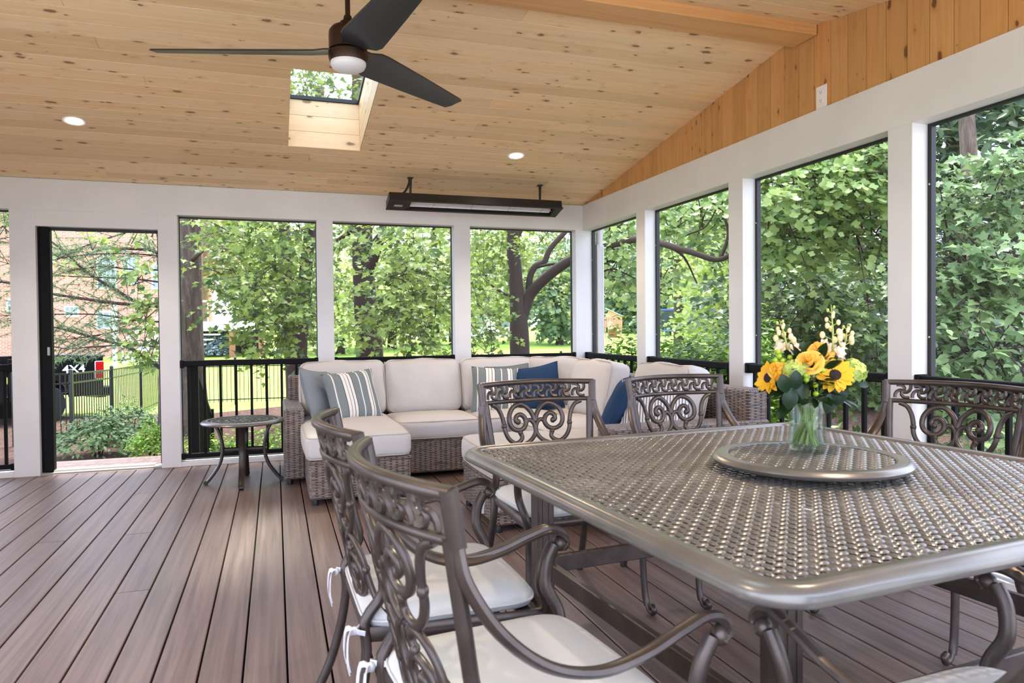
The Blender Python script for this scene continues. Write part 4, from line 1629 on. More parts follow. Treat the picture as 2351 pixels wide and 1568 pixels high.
def ground_mat(name, cols, sc, b):
    m = N(name)
    nz = m.n('ShaderNodeTexNoise', ins={'Vector': m.coord(), 'Scale': sc, 'Detail': 6., 'Roughness': .7})
    m.set(Base_Color=m.ramp(nz.outputs[0], cols), Roughness=.95, Specular_IOR_Level=.1)
    m.bump(nz.outputs[0], b, .05)
    return m.m


LAWN = ground_mat('lawn_grass', [(.3, srgb(128, 158, 62)), (.5, srgb(150, 178, 78)), (.7, srgb(168, 192, 96))], 3., .3)
MULCH = ground_mat('bark_mulch', [(.3, srgb(58, 42, 35)), (.5, srgb(98, 74, 62)), (.68, srgb(150, 120, 104))], 22., 1.)


def terrain(name, xs, ys, mat, dz=0., edge=None):
    m = MB()
    nx = len(xs)
    for y in ys:
        for x in xs:
            yy = y + (edge(x) if edge and y == ys[-1] else 0)
            m.v.append((x, yy, gz(yy) + dz))
    for j in range(len(ys) - 1):
        for i in range(nx - 1):
            a = j * nx + i
            m.f.append((a, a + 1, a + nx + 1, a + nx))
    return tag(m.build(name, mat, None, 180), kind='structure')


terrain('lawn', list(range(-110, 111, 10)), [-40, -20, 0, 6.9, 10, 13, 17, 22, 28, 35, 42, 50, 60, 70, 100, 140], LAWN)
terrain('mulch_bed', [-30 + i * 1.5 for i in range(24)], [YB + .2, 8, 10, 11.5, 13, 15, 17, 19.2], MULCH, .025, lambda x: .8 * math.sin(x * .7) + .5 * math.sin(x * 1.9))
terrain('woodland_floor', [3.5 + i * 1.5 for i in range(22)], [-25, -10, 0, 6.9, 10, 13, 16], MULCH, .02)

CONC = ground_mat('bounce_concrete', [(.3, srgb(176, 172, 166)), (.7, srgb(196, 192, 186))], 6., .1)
tag(MB().box(-26, 14, -26, YF - TH - .02, -.62, -.42).build('bounce_paving_front', CONC), kind='structure')  # unseen pale ground added to bounce neutral light into the porch
tag(MB().box(-26, XL - TH - .05, YF - TH - .02, 6.5, -.62, -.42).build('bounce_paving_left', CONC), kind='structure')  # same added bounce surface, out of view on the left
# ---- leaves
SH = {
    'maple': [(0, 0), (.14, .03), (.42, -.06), (.36, .16), (.60, .36), (.42, .42), (.36, .52), (.22, .50), (.18, .70), (0, 1.0)],
    'tulip': [(0, 0), (.26, .02), (.48, .22), (.34, .46), (.44, .80), (.20, .92), (0, .80)],
    'oval': [(0, 0), (.22, .25), (.24, .6), (0, 1.0)],
    'far': [(0, 0), (.38, .5), (0, 1.0)],
}


def leaf_proto(kind):
    h = SH[kind]
    out = h + [(-x, y) for x, y in h[-2:0:-1]]
    c = (0, .40) if kind != 'tulip' else (0, .45)
    V = [(c[0], c[1], .0)] + [(x, y, .30 * abs(x) - .10 * (y - .4) ** 2) for x, y in out]
    n = len(out)
    T = [(0, 1 + i, 1 + (i + 1) % n) for i in range(n)]
    if kind == 'far':
        V = [(x, y, .2 * abs(x)) for x, y in out]
        T = [(0, 1, 2), (0, 2, 3)]
    return np.array(V), np.array(T)


PROTO = {k: leaf_proto(k) for k in SH}


def norm(a):
    return a / (np.linalg.norm(a, axis=-1, keepdims=True) + 1e-9)


def leaf_frames(P, nrm, tip):
    nrm = norm(nrm)
    tip = norm(tip - nrm * (tip * nrm).sum(1, keepdims=True))
    side = np.cross(tip, nrm)
    return side, tip, nrm


def leaves(kind, P, nrm, tip, size):
    V, T = PROTO[kind]
    s, t, n = leaf_frames(P, nrm, tip)
    k = len(V)
    Vv = P[:, None, :] + size[:, None, None] * (V[None, :, 0:1] * s[:, None] + V[None, :, 1:2] * t[:, None] + V[None, :, 2:3] * n[:, None])
    Tt = T[None] + (np.arange(len(P)) * k)[:, None, None]
    return Vv.reshape(-1, 3), Tt.reshape(-1, 3)


def sprays(c, ext, ntw, nl, facing, rs, droop=.5, tw=None):
    """leaf positions on random twigs in an ellipsoid; ext = half sizes (right, depth, up)"""
    ax = np.array((CR, np.array((_d[0], _d[1], 0)) / math.hypot(_d[0], _d[1]), (0, 0, 1.)))
    a = norm(rs.normal(size=(ntw, 3))) * rs.uniform(.25, 1, (ntw, 1)) ** .5
    st = np.asarray(c) + (a * np.asarray(ext)) @ ax
    di = norm(a @ ax + rs.normal(scale=.5, size=(ntw, 3)) + np.array((0, 0, -.25)))
    L = rs.uniform(.6, 1.3, (ntw, 1)) * (tw or .5)
    q = np.tile(np.linspace(0, 1, nl), ntw)[:, None]
    S, D_, LL = np.repeat(st, nl, 0), np.repeat(di, nl, 0), np.repeat(L, nl, 0)
    side = norm(np.cross(D_, np.array((0, 0, 1.)) + rs.normal(scale=.1, size=D_.shape)))
    sg = np.where(np.arange(len(S)) % 2 == 0, 1., -1.)[:, None]
    P = S + D_ * q * LL + np.array((0, 0, -.12)) * LL * q ** 2 + side * sg * .03
    tip = side * sg * .8 + D_ * .6 + np.array((0, 0, -droop)) + rs.normal(scale=.25, size=P.shape)
    nr = np.array((0, 0, 1.)) * .75 + np.asarray(facing) * .55 + rs.normal(scale=.38, size=P.shape)
    return P, nr, tip, st, di, L


def px_cloud(px, py, D, rx, ry, dz):
    return at_depth(px, py, D), (rx * D / F, dz, ry * D / F)


FACE = -np.array((_d[0], _d[1], 0.))
BARK = N('tree_bark')
_v = BARK.coord('Object', (16, 16, 3))
_n1 = BARK.n('ShaderNodeTexNoise', ins={'Vector': _v, 'Scale': 1., 'Detail': 8., 'Roughness': .7, 'Distortion': .4})
BARK.set(Base_Color=BARK.ramp(_n1.outputs[0], [(.3, srgb(62, 50, 42)), (.5, srgb(104, 88, 74)), (.7, srgb(140, 122, 104))]), Roughness=.95)
BARK.bump(_n1.outputs[0], .9, .04)
BARK = BARK.m
DBARK = plain('dark_bark', srgb(70, 56, 48), .95, noise=9., bump=.8)

LM1 = leafmat('maple_leaf', srgb(62, 90, 38), srgb(156, 174, 76), .42, .42)
LM2 = leafmat('deep_maple_leaf', srgb(60, 86, 42), srgb(116, 138, 70), .38, .42)
LT = leafmat('tulip_tree_leaf', srgb(104, 138, 80), srgb(192, 210, 128), .40, .4)
LW = leafmat('woodland_leaf', srgb(82, 112, 66), srgb(160, 184, 122), .32, .42)
LWD = leafmat('dark_woodland_leaf', srgb(44, 66, 38), srgb(88, 112, 68), .25, .45)
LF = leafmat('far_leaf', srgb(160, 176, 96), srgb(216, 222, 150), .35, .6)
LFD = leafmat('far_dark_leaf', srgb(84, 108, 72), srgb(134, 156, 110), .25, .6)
LP = leafmat('pine_needle', srgb(110, 138, 92), srgb(156, 176, 132), .25, .6)
LBOX = leafmat('boxwood_leaf', srgb(84, 124, 30), srgb(150, 184, 60), .3, .4)
LRH = leafmat('shrub_leaf', srgb(74, 104, 58), srgb(126, 148, 90), .25, .4)
LSP = leafmat('blue_spruce_needle', srgb(120, 140, 146), srgb(168, 184, 190), .1, .7)


def tree(name, label, trunks, clouds, leafkind, mat, size, group=None, nl=9, bark=None, tw=.5, seed=1, twigs=True, cat='tree', single=0, droop=.5, dens=1.):
    """trunks: lists of (px, py, depth, radius m); clouds: (px, py, depth, rx px, ry px, half depth m, twigs)"""
    rs = np.random.RandomState(seed)
    clouds = [c[:6] + (int(c[6] * dens),) for c in clouds]
    t0 = trunks[0][0]
    base = at_depth(*t0[:3])
    r = empty(name, tuple(base), 0, label, cat, group)
    for i, tr_ in enumerate(trunks):
        pts = [at_depth(p[0], p[1], p[2]) - base for p in tr_]
        rad = [(p[3], 0, 0) for p in tr_]
        pp, rr = catmull(pts, 5), [max(q[0], .003) for q in catmull(rad, 5)]
        MB().tube(pp, rr, 12 if i == 0 else 8).build('trunk' if i == 0 else 'limb', bark or BARK, r, 180)
    PP, NN, TT = [], [], []
    tw_m = MB()
    for (px, py, D, rx, ry, dz, nt) in clouds:
        c, ext = px_cloud(px, py, D, rx, ry, dz)
        P, nr, tip, st, di, L = sprays(c, ext, nt, nl, FACE, rs, droop, tw)
        PP.append(P)
        NN.append(nr)
        TT.append(tip)
        if twigs:
            for k in range(0, len(st), 2):
                a = st[k] - base
                b = a + di[k] * L[k] + np.array((0, 0, -.12)) * L[k]
                tw_m.tube([a - di[k] * .25, a, b], [.008, .006, .002], 4)
    P, nr, tip = np.concatenate(PP), np.concatenate(NN), np.concatenate(TT)
    sz = size * rs.uniform(.65, 1.2, len(P))
    if single:                                   # the nearest leaves are parts of their own
        order = np.argsort(((P - CP) ** 2).sum(1))
        pick, rest = order[:single], order[single:]
        V, T = PROTO[leafkind]
        me = arr_mesh('leaf', V, T, mat)
        s, t, n = leaf_frames(P[pick], nr[pick], tip[pick])
        for j, ix in enumerate(pick):
            o = link('leaf', me, r)
            k = sz[ix]
            M = Matrix((s[j] * k, t[j] * k, n[j] * k)).transposed().to_4x4()
            M.translation = P[ix] - base
            o.matrix_local = M
        P, nr, tip, sz = P[rest], nr[rest], tip[rest], sz[rest]
    V, T = leaves(leafkind, P - base, nr, tip, sz)
    tag(link('foliage', arr_mesh('foliage', V, T, mat), r), kind='stuff')
    if twigs and tw_m.v:
        tag(tw_m.build('twigs', DBARK, r, 180), kind='stuff')
    return r


GT = 'trees just beyond the porch'
tree('maple_tree', 'maple with a thick flared grey trunk, left in the first opening', [
    [(455, 1012, 13.2, .36), (448, 960, 13.2, .27), (440, 850, 13.2, .235), (436, 700, 13.2, .22), (434, 500, 13.2, .21), (434, 100, 13.2, .2), (434, -300, 13.2, .15)],
    [(436, 420, 13.2, .09), (520, 400, 12, .06), (640, 470, 11, .03)], [(436, 600, 13.2, .05), (500, 560, 12, .03), (600, 640, 11, .012)]],
    [(580, 550, 11, 80, 50, 1.2, 60), (610, 660, 11, 90, 60, 1.2, 66), (535, 640, 11.6, 45, 60, 1., 26), (630, 750, 10.8, 70, 40, .8, 34), (690, 560, 11.5, 50, 60, 1, 26), (700, 720, 11.2, 40, 50, .8, 14), (600, 430, 11, 120, 40, 1.4, 30), (590, 790, 10.6, 40, 12, .4, 7), (700, 170, 12.5, 60, 50, 1.2, 30), (770, 230, 12.8, 60, 50, 1.2, 26), (560, 250, 12.5, 120, 80, 1.5, 40)],
    'maple', LM1, .105, GT, seed=11, single=110, dens=1.15)
tree('maple_tree', 'pair of slim dark trunks at the right of the first opening', [
    [(680, 1000, 14.5, .20), (676, 900, 14.5, .17), (668, 760, 14.5, .15), (658, 600, 14.5, .13), (650, 440, 14.5, .11), (650, 100, 14.5, .1)],
    [(684, 900, 14.6, .16), (692, 760, 14.6, .145), (700, 640, 14.6, .14), (714, 500, 14.6, .12), (735, 200, 14.6, .1)]],
    [(700, 480, 14, 60, 50, .8, 26), (740, 640, 15, 40, 90, 1, 26), (700, 780, 15.5, 50, 30, .6, 12)], 'maple', LM2, .11, GT, bark=DBARK, seed=12)
tree('maple_tree', 'broad dark maple trunk hung with leaves in the middle opening', [
    [(852, 1010, 12.5, .30), (852, 900, 12.5, .26), (848, 800, 12.5, .235), (838, 680, 12.5, .2), (832, 560, 12.5, .18), (828, 300, 12.5, .16), (828, -100, 12.5, .12)],
    [(838, 640, 12.5, .1), (870, 560, 12.2, .08), (900, 420, 12, .05)], [(770, 555, 12.8, .03), (800, 535, 12.6, .05), (830, 500, 12.5, .06)]],
    [(925, 560, 10.5, 60, 40, .9, 46), (940, 640, 10.3, 60, 40, .9, 50), (915, 710, 10.4, 55, 40, .8, 40), (795, 560, 13.5, 40, 50, .8, 24), (1000, 600, 11.5, 45, 60, .8, 34), (1020, 690, 11.5, 30, 50, .6, 16), (795, 680, 14.5, 40, 50, .8, 20), (850, 430, 11.5, 150, 40, 1.3, 36), (960, 745, 11, 45, 30, .6, 18), (840, 735, 10.6, 28, 34, .3, 8), (990, 800, 13, 50, 25, .5, 14), (850, 535, 11, 60, 20, .5, 12), (860, 180, 12.5, 70, 60, 1.2, 30), (900, 300, 12, 150, 70, 1.5, 40)],
    'maple', LM1, .105, GT, bark=DBARK, seed=13, single=110, dens=.95)
tree('maple_tree', 'forked tree with a long limb reaching right, last back opening', [
    [(1195, 950, 14, .24), (1194, 840, 14, .20), (1192, 760, 14, .19), (1188, 690, 14, .15), (1182, 620, 14, .14), (1178, 520, 14, .13), (1180, 200, 14, .1)],
    [(1196, 740, 14, .12), (1210, 690, 14, .12), (1228, 662, 13.9, .11), (1275, 620, 13.6, .10), (1330, 588, 13.3, .09), (1420, 560, 12.6, .08)],
    [(1214, 680, 14, .07), (1216, 640, 14, .065), (1228, 612, 14, .065), (1250, 600, 14, .06), (1264, 570, 14, .055), (1300, 530, 14, .05)],
    [(1180, 560, 14, .07), (1206, 500, 14, .05), (1230, 440, 14, .04)], [(1230, 614, 14, .03), (1270, 606, 13.8, .025), (1310, 606, 13.6, .02)], [(1168, 680, 14, .03), (1130, 655, 13.6, .02), (1095, 600, 13.4, .012)]],
    [(1115, 560, 13, 40, 45, .8, 30), (1105, 650, 13, 35, 45, .7, 24), (1115, 740, 13, 45, 40, .6, 26), (1215, 545, 15.5, 80, 30, .8, 34), (1200, 535, 12.8, 60, 18, .4, 12), (1290, 550, 15, 45, 40, .6, 16), (1170, 450, 12.8, 140, 40, 1, 36), (1300, 650, 15.5, 30, 60, .6, 12), (1255, 680, 16, 30, 40, .6, 10), (1105, 800, 13, 30, 20, .4, 9), (1150, 620, 15.5, 50, 60, .6, 20)],
    'maple', LM1, .105, GT, bark=DBARK, seed=14, dens=.85)
tree('tulip_tree', 'tulip tree limb with notched leaves across the narrow side opening', [
    [(1330, 588, 13.2, .075), (1380, 566, 10.8, .06), (1430, 556, 9.6, .05), (1470, 547, 9.0, .044), (1515, 558, 8.6, .038), (1590, 580, 8.2, .034), (1650, 596, 8.0, .03), (1700, 570, 7.8, .025)],
    [(1400, 562, 10.2, .045), (1396, 520, 10.4, .04), (1430, 440, 10.2, .03)], [(1530, 562, 8.5, .02), (1570, 590, 8.6, .015), (1600, 650, 8.8, .008)], [(1655, 594, 8.0, .02), (1672, 540, 8, .02), (1664, 500, 8, .015)], [(1575, 540, 8.6, .012), (1620, 520, 8.6, .01), (1650, 470, 8.6, .008)], [(1380, 625, 10, .015), (1410, 618, 10, .014), (1460, 640, 10, .008)]],
    [(1420, 525, 9.9, 45, 25, .6, 30), (1420, 630, 10.2, 45, 30, .6, 34), (1530, 520, 9.2, 35, 45, .6, 30), (1620, 490, 9, 50, 45, .6, 40), (1525, 640, 9.6, 18, 40, .5, 12), (1600, 420, 8.8, 110, 40, 1, 46), (1400, 480, 10, 60, 30, .6, 20)],
    'tulip', LT, .098, GT, seed=15, tw=.36, single=90, bark=DBARK)
tree('tulip_tree', 'dense tulip tree filling the wide side opening behind the vase', [
    [(1800, 880, 10.5, .12), (1820, 760, 10.5, .11), (1880, 690, 10.5, .09), (1960, 600, 10.4, .07), (2030, 420, 10.2, .05)], [(1745, 600, 9.6, .03), (1775, 560, 9.4, .03), (1800, 470, 9.2, .02)], [(1860, 710, 10.4, .06), (1940, 720, 10.2, .05), (2060, 690, 10, .04)]],
    [(1830, 430, 7.4, 90, 70, .7, 62), (1940, 420, 7.2, 100, 80, .7, 72), (1820, 540, 7.6, 80, 60, .6, 44), (1960, 540, 7.4, 80, 60, .6, 44), (1990, 350, 7, 60, 60, .6, 34), (1760, 480, 7.8, 30, 80, .5, 16)],
    'tulip', LT, .092, GT, seed=16, tw=.32, single=140, nl=9, dens=1.7)
tree('understory_maple', 'darker green maple boughs low in the wide side opening', [
    [(1900, 1000, 12, .10), (1905, 850, 12, .09), (1890, 700, 12, .07), (1870, 560, 12, .05)]],
    [(1800, 640, 9.6, 80, 50, .7, 50), (1930, 650, 9.6, 100, 50, .7, 60), (1830, 740, 9.8, 100, 50, .7, 50), (1960, 760, 9.4, 80, 60, .7, 46), (1900, 840, 9.2, 140, 40, .6, 50)],
    'maple', LM2, .11, GT, dens=1.3, seed=17, tw=.5)
tree('woodland_maple', 'maple with pale layered sprays in the rightmost opening', [
    [(2240, 1000, 9.2, .12), (2240, 850, 9.2, .11), (2235, 640, 9.2, .10), (2228, 420, 9.2, .10), (2215, 200, 9.2, .09), (2200, -100, 9.2, .08)],
    [(2235, 520, 9.2, .04), (2290, 440, 8, .03), (2351, 380, 7, .02)]],
    [(2200, 600, 6.4, 70, 45, .4, 32), (2300, 620, 6.2, 70, 55, .4, 40), (2270, 440, 6.6, 80, 50, .4, 30), (2340, 380, 6.4, 60, 70, .4, 30), (2160, 500, 6.8, 40, 40, .4, 12), (2230, 690, 6.2, 60, 25, .3, 16)],
    'maple', LW, .098, GT, seed=18, tw=.32, nl=9, single=110, dens=1.35)
tree('woodland_shrub', 'broad-leaved woodland shrub low in the rightmost opening', [
    [(2260, 1100, 6.6, .03), (2262, 950, 6.6, .025), (2258, 850, 6.6, .015)]],
    [(2200, 810, 6.2, 70, 30, .4, 26), (2300, 815, 6, 70, 35, .4, 28), (2180, 900, 6.2, 60, 40, .4, 18), (2300, 930, 5.8, 80, 50, .4, 22), (2240, 770, 6.8, 110, 22, .4, 20)],
    'oval', LW, .125, GT, seed=19, tw=.34, nl=8, dens=1.4, cat='shrub')

# dark woods behind the right side
GW = 'woods on the right'
for i, (px, D, r_, lab) in enumerate(((2340, 13, .16, 'dark woodland trunk at the right picture edge'), (2190, 15, .17, 'dark woodland trunk right of the wide side opening'), (2100, 17, .15, 'woodland tree behind the second post from the right'), (1990, 16, .13, 'woodland tree behind the right half of the wide opening'), (1850, 18, .14, 'woodland tree behind the vase'), (1730, 20, .14, 'woodland tree behind the post left of the vase'))):
    tree('woodland_tree', lab, [[(px, 1000, D, r_ * 1.2), (px, 850, D, r_), (px - 6, 600, D, r_ * .9), (px, 300, D, r_ * .8), (px + 10, 0, D, r_ * .7), (px + 10, -500, D, .05)]],
         [(px + dx, py, D + dd, 130, 90, 1.4, 46) for dx, py, dd in ((0, 150, -1), (-60, 320, 0), (70, 340, -1), (-50, 500, 1), (60, 560, 0), (0, 700, 1.2), (-60, 800, 0), (60, 850, .5), (0, -50, 0))],
         'oval', LWD, .26, GW, seed=30 + i, nl=9, tw=.8, bark=DBARK, twigs=False)
# paler trees further off
GF = 'far trees'
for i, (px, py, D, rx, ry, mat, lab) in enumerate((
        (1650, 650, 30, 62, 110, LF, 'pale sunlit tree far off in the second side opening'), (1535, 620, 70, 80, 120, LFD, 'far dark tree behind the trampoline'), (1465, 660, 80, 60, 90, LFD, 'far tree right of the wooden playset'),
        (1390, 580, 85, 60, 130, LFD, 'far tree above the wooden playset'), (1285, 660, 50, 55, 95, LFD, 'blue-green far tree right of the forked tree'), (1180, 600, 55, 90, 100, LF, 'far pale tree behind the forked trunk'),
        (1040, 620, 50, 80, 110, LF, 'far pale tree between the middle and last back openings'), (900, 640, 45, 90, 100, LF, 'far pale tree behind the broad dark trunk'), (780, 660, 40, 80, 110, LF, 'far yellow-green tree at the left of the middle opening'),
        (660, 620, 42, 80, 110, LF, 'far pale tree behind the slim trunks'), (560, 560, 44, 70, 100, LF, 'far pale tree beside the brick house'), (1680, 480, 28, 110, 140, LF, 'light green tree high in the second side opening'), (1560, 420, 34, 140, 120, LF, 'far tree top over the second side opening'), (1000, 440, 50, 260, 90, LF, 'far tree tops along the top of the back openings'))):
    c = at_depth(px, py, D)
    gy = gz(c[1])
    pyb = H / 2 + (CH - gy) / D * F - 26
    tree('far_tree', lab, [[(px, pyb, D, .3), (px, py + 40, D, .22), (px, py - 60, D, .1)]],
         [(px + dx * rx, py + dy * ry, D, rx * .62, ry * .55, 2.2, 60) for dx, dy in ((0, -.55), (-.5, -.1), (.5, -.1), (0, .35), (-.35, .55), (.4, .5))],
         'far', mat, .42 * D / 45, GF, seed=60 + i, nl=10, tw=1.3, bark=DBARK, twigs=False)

# white pine across the doorway
rs = np.random.RandomState(5)
pb = at_depth(387, 1010, 12)
pine = empty('white_pine', tuple(pb), 0, 'white pine with bare drooping branches across the doorway', 'tree', GT)
MB().tube([at_depth(387, y, 12) - pb for y in (1012, 800, 600, 300, -100)], [.17, .15, .14, .12, .08], 12).build('trunk', BARK, pine, 180)
lines = [[(387, 690, 12), (330, 700, 11.8), (260, 662, 11.6), (200, 625, 11.5), (150, 580, 11.4), (105, 545, 11.3), (60, 510, 11)],
         [(387, 706, 12), (330, 702, 11.7), (250, 694, 11.5), (180, 684, 11.3), (105, 672, 11.2), (20, 650, 11), (-60, 640, 10.8)],
         [(387, 590, 12), (340, 574, 11.8), (280, 571, 11.6), (240, 572, 11.5)],
         [(387, 592, 12), (330, 584, 11.7), (250, 582, 11.4), (170, 588, 11.2), (105, 600, 11)],
         [(387, 500, 12), (300, 530, 11.7), (220, 556, 11.5), (150, 580, 11.3), (100, 588, 11.2)],
         [(387, 860, 12), (345, 828, 11.8), (290, 795, 11.6), (240, 782, 11.5), (180, 765, 11.4), (110, 748, 11.2), (20, 735, 11)],
         [(387, 800, 12), (310, 792, 11.6), (230, 795, 11.4), (150, 800, 11.3), (108, 790, 11.2)],
         [(387, 650, 12), (300, 640, 11.8), (200, 636, 11.6), (110, 630, 11.4), (0, 600, 11)],
         [(387, 740, 12), (310, 735, 11.6), (220, 722, 11.4), (110, 722, 11.2), (0, 725, 11)],
         [(387, 450, 12), (350, 540, 11.9), (365, 575, 11.9)],
         [(387, 760, 12), (300, 756, 11.7), (220, 770, 11.5), (130, 782, 11.3)],
         [(387, 620, 12), (300, 618, 11.6), (230, 612, 11.4), (160, 622, 11.2)], [(-120, 600, 11), (-40, 560, 11), (20, 545, 11)], [(-120, 560, 11), (-40, 520, 11), (30, 500, 11)]]
tuftP, tuftD = [], []
for i, ln in enumerate(lines):
    pts = [at_depth(*p) - pb for p in ln]
    big = .034 if i in (0, 1, 5, 2) else .017
    cc = catmull(pts, 6)
    MB().tube(cc, list(np.linspace(big, big * .35, len(cc))), 7).build('branch', DBARK, pine, 180)
    tw_m = MB()
    for q in range(3, len(cc), 2):
        for s in (-1, 1):
            d0 = norm(np.asarray(cc[q]) - np.asarray(cc[q - 1]))
            dd_ = norm(d0 + s * np.array((0, 0, .55)) * rs.uniform(.3, 1.2) + rs.normal(scale=.35, size=3))
            L = rs.uniform(.25, .7)
            e = cc[q] + dd_ * L + np.array((0, 0, -.05))
            tw_m.tube([cc[q], (cc[q] + e) / 2 + np.array((0, 0, .02)), e], [.006, .005, .003], 4)
            for t in np.linspace(.35, 1, 5):
                tuftP.append(cc[q] + (e - cc[q]) * t)
                tuftD.append(dd_)
    tag(tw_m.build('twigs', DBARK, pine, 180), kind='stuff')
tuftP, tuftD = np.array(tuftP), np.array(tuftD)
nn = 14
P = np.repeat(tuftP, nn, 0)
d = norm(np.repeat(tuftD, nn, 0) * .5 + rs.normal(size=P.shape))
L = rs.uniform(.07, .13, (len(P), 1))
sd = norm(np.cross(d, rs.normal(size=d.shape))) * .0042
V = np.stack([P - sd, P + sd, P + d * L], 1).reshape(-1, 3)
tag(link('needles', arr_mesh('needles', V, np.arange(len(V)).reshape(-1, 3), LP), pine), kind='stuff')
tree('maple_sapling', 'bright maple leaves at the right edge of the doorway', [[(372, 1000, 10.5, .03), (372, 800, 10.5, .025), (366, 600, 10.5, .015)]],
     [(335, 645, 10, 28, 22, .3, 9), (345, 720, 10, 24, 40, .3, 12), (345, 790, 10, 22, 40, .3, 12), (150, 600, 10.5, 25, 15, .3, 3), (230, 560, 10.5, 50, 15, .3, 4), (315, 530, 10.2, 30, 8, .3, 4), (10, 520, 10.5, 20, 30, .3, 8)],
     'maple', LM1, .10, GT, seed=21, tw=.3, nl=7)


# shrubs
def shrub(name, label, c, ext, n, kind, mat, size, group=None, seed=0, core=True):
    rs = np.random.RandomState(seed)
    base = np.array((c[0], c[1], gz(c[1])))
    r = empty(name, tuple(base), 0, label, 'shrub', group)
    for k in range(5):
        a = k * 1.26
        MB().tube([(.03 * math.cos(a), .03 * math.sin(a), 0), (ext[0] * .35 * math.cos(a), ext[1] * .35 * math.sin(a), ext[2] * .9)], [.012, .006], 5).build('stem', DBARK, r, 180)
    d = norm(rs.normal(size=(n, 3)))
    d[:, 2] = np.abs(d[:, 2]) * 1.0 - .25 * (rs.uniform(size=n) < .35)
    lump = 1 + .16 * np.sin(5 * d[:, 0] + seed) * np.sin(4 * d[:, 1] + 1) + .12 * np.sin(9 * d[:, 0] * d[:, 2] + seed)
    P = d * np.asarray(ext) * (rs.uniform(.62, 1.02, n) * lump)[:, None]
    P[:, 2] += ext[2] * .35
    P[:, 2] = np.maximum(P[:, 2], .03)
    nr = d * .5 + np.array((0, 0, .8)) + rs.normal(scale=.35, size=d.shape)
    tip = d + np.array((0, 0, .25)) + rs.normal(scale=.6, size=d.shape)
    V, T = leaves(kind, P, nr, tip, size * rs.uniform(.7, 1.2, n))
    tag(link('foliage', arr_mesh('foliage', V, T, mat), r), kind='stuff')
    return r


def gp(px, py):
    """point of the ground seen at a pixel"""
    D = 3.
    while D < 120:
        p = at_depth(px, py, D)
        if p[2] <= gz(p[1]):
            return p
        D += .05
    return at_depth(px, py, 60)


GSH = 'shrubs beside the doorway'
shrub('azalea_shrub', 'grey-green shrub at the left of the doorway view', gp(225, 1052), (.62, .5, .55), 1500, 'oval', LRH, .085, GSH, 1)
shrub('azalea_shrub', 'grey-green shrub behind, at the middle of the doorway view', gp(300, 1020), (.60, .5, .55), 1400, 'oval', LRH, .085, GSH, 2)
shrub('boxwood', 'bright green boxwood at the right of the doorway', gp(352, 1060), (.32, .30, .46), 1900, 'oval', LBOX, .045, GSH, 3)
for i, px in enumerate((455, 520, 585, 640, 700)):
    shrub('boxwood', ('bright green boxwood behind the side table, leftmost', 'bright green boxwood behind the left legs of the side table', 'bright green boxwood behind the right legs of the side table', 'bright green boxwood beside the left wicker arm', 'bright green boxwood behind the left end of the sectional')[i],
          (at_y(px, 1010, 8.5)[0], 8.45 + .12 * (i % 2), 0), (.36, .28, .48), 1700, 'oval', LBOX, .05, 'boxwood row', 5 + i)
for i, (px, D) in enumerate(((1375, 10.2), (1440, 9.8), (1510, 9.6), (1580, 9.2), (1650, 8.8), (1720, 8.4))):
    c = at_depth(px, 800, D)
    shrub('hedge_shrub', ('leafy shrub under the playset', 'leafy shrub right of the playset', 'leafy shrub under the trampoline', 'leafy shrub in the middle of the second side opening', 'leafy shrub at the right of the second side opening', 'leafy shrub behind the post left of the vase')[i],
          c, (.62, .6, 1.24 + .05 * (i % 2)), 2800, 'oval', LBOX if i % 2 else LRH, .10, 'leafy shrubs along the right side', 20 + i)
for i, (px, D) in enumerate(((1790, 6.4), (1890, 6.0), (1990, 5.7), (2110, 5.2), (2230, 4.9), (2340, 4.6))):
    c = at_depth(px, 960, D)
    shrub('garden_shrub', ('low garden shrub below the rail left of the vase', 'low garden shrub directly behind the vase', 'low garden shrub right of the vase', 'low garden shrub behind the second post from the right', 'low garden shrub behind the right dining chair', 'low garden shrub at the right picture edge')[i],
          c, (.5, .45, .62), 900, 'oval', LRH if i % 2 else LW, .10, 'low shrubs along the right rail', 40 + i)
shrub('blue_spruce_shrub', 'small blue spruce beside the thick trunk', gp(490, 818), (1.0, 1.0, 1.0), 2200, 'far', LSP, .16, None, 61)
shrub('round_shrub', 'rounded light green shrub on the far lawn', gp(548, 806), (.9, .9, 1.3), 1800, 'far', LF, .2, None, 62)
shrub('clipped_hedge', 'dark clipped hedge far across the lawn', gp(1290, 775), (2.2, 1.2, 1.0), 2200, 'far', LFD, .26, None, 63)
shrub('garden_vine', 'leafy sapling shrub rising behind the middle railing', gp(1000, 930), (.7, .6, 1.5), 1500, 'oval', LBOX, .12, None, 64)

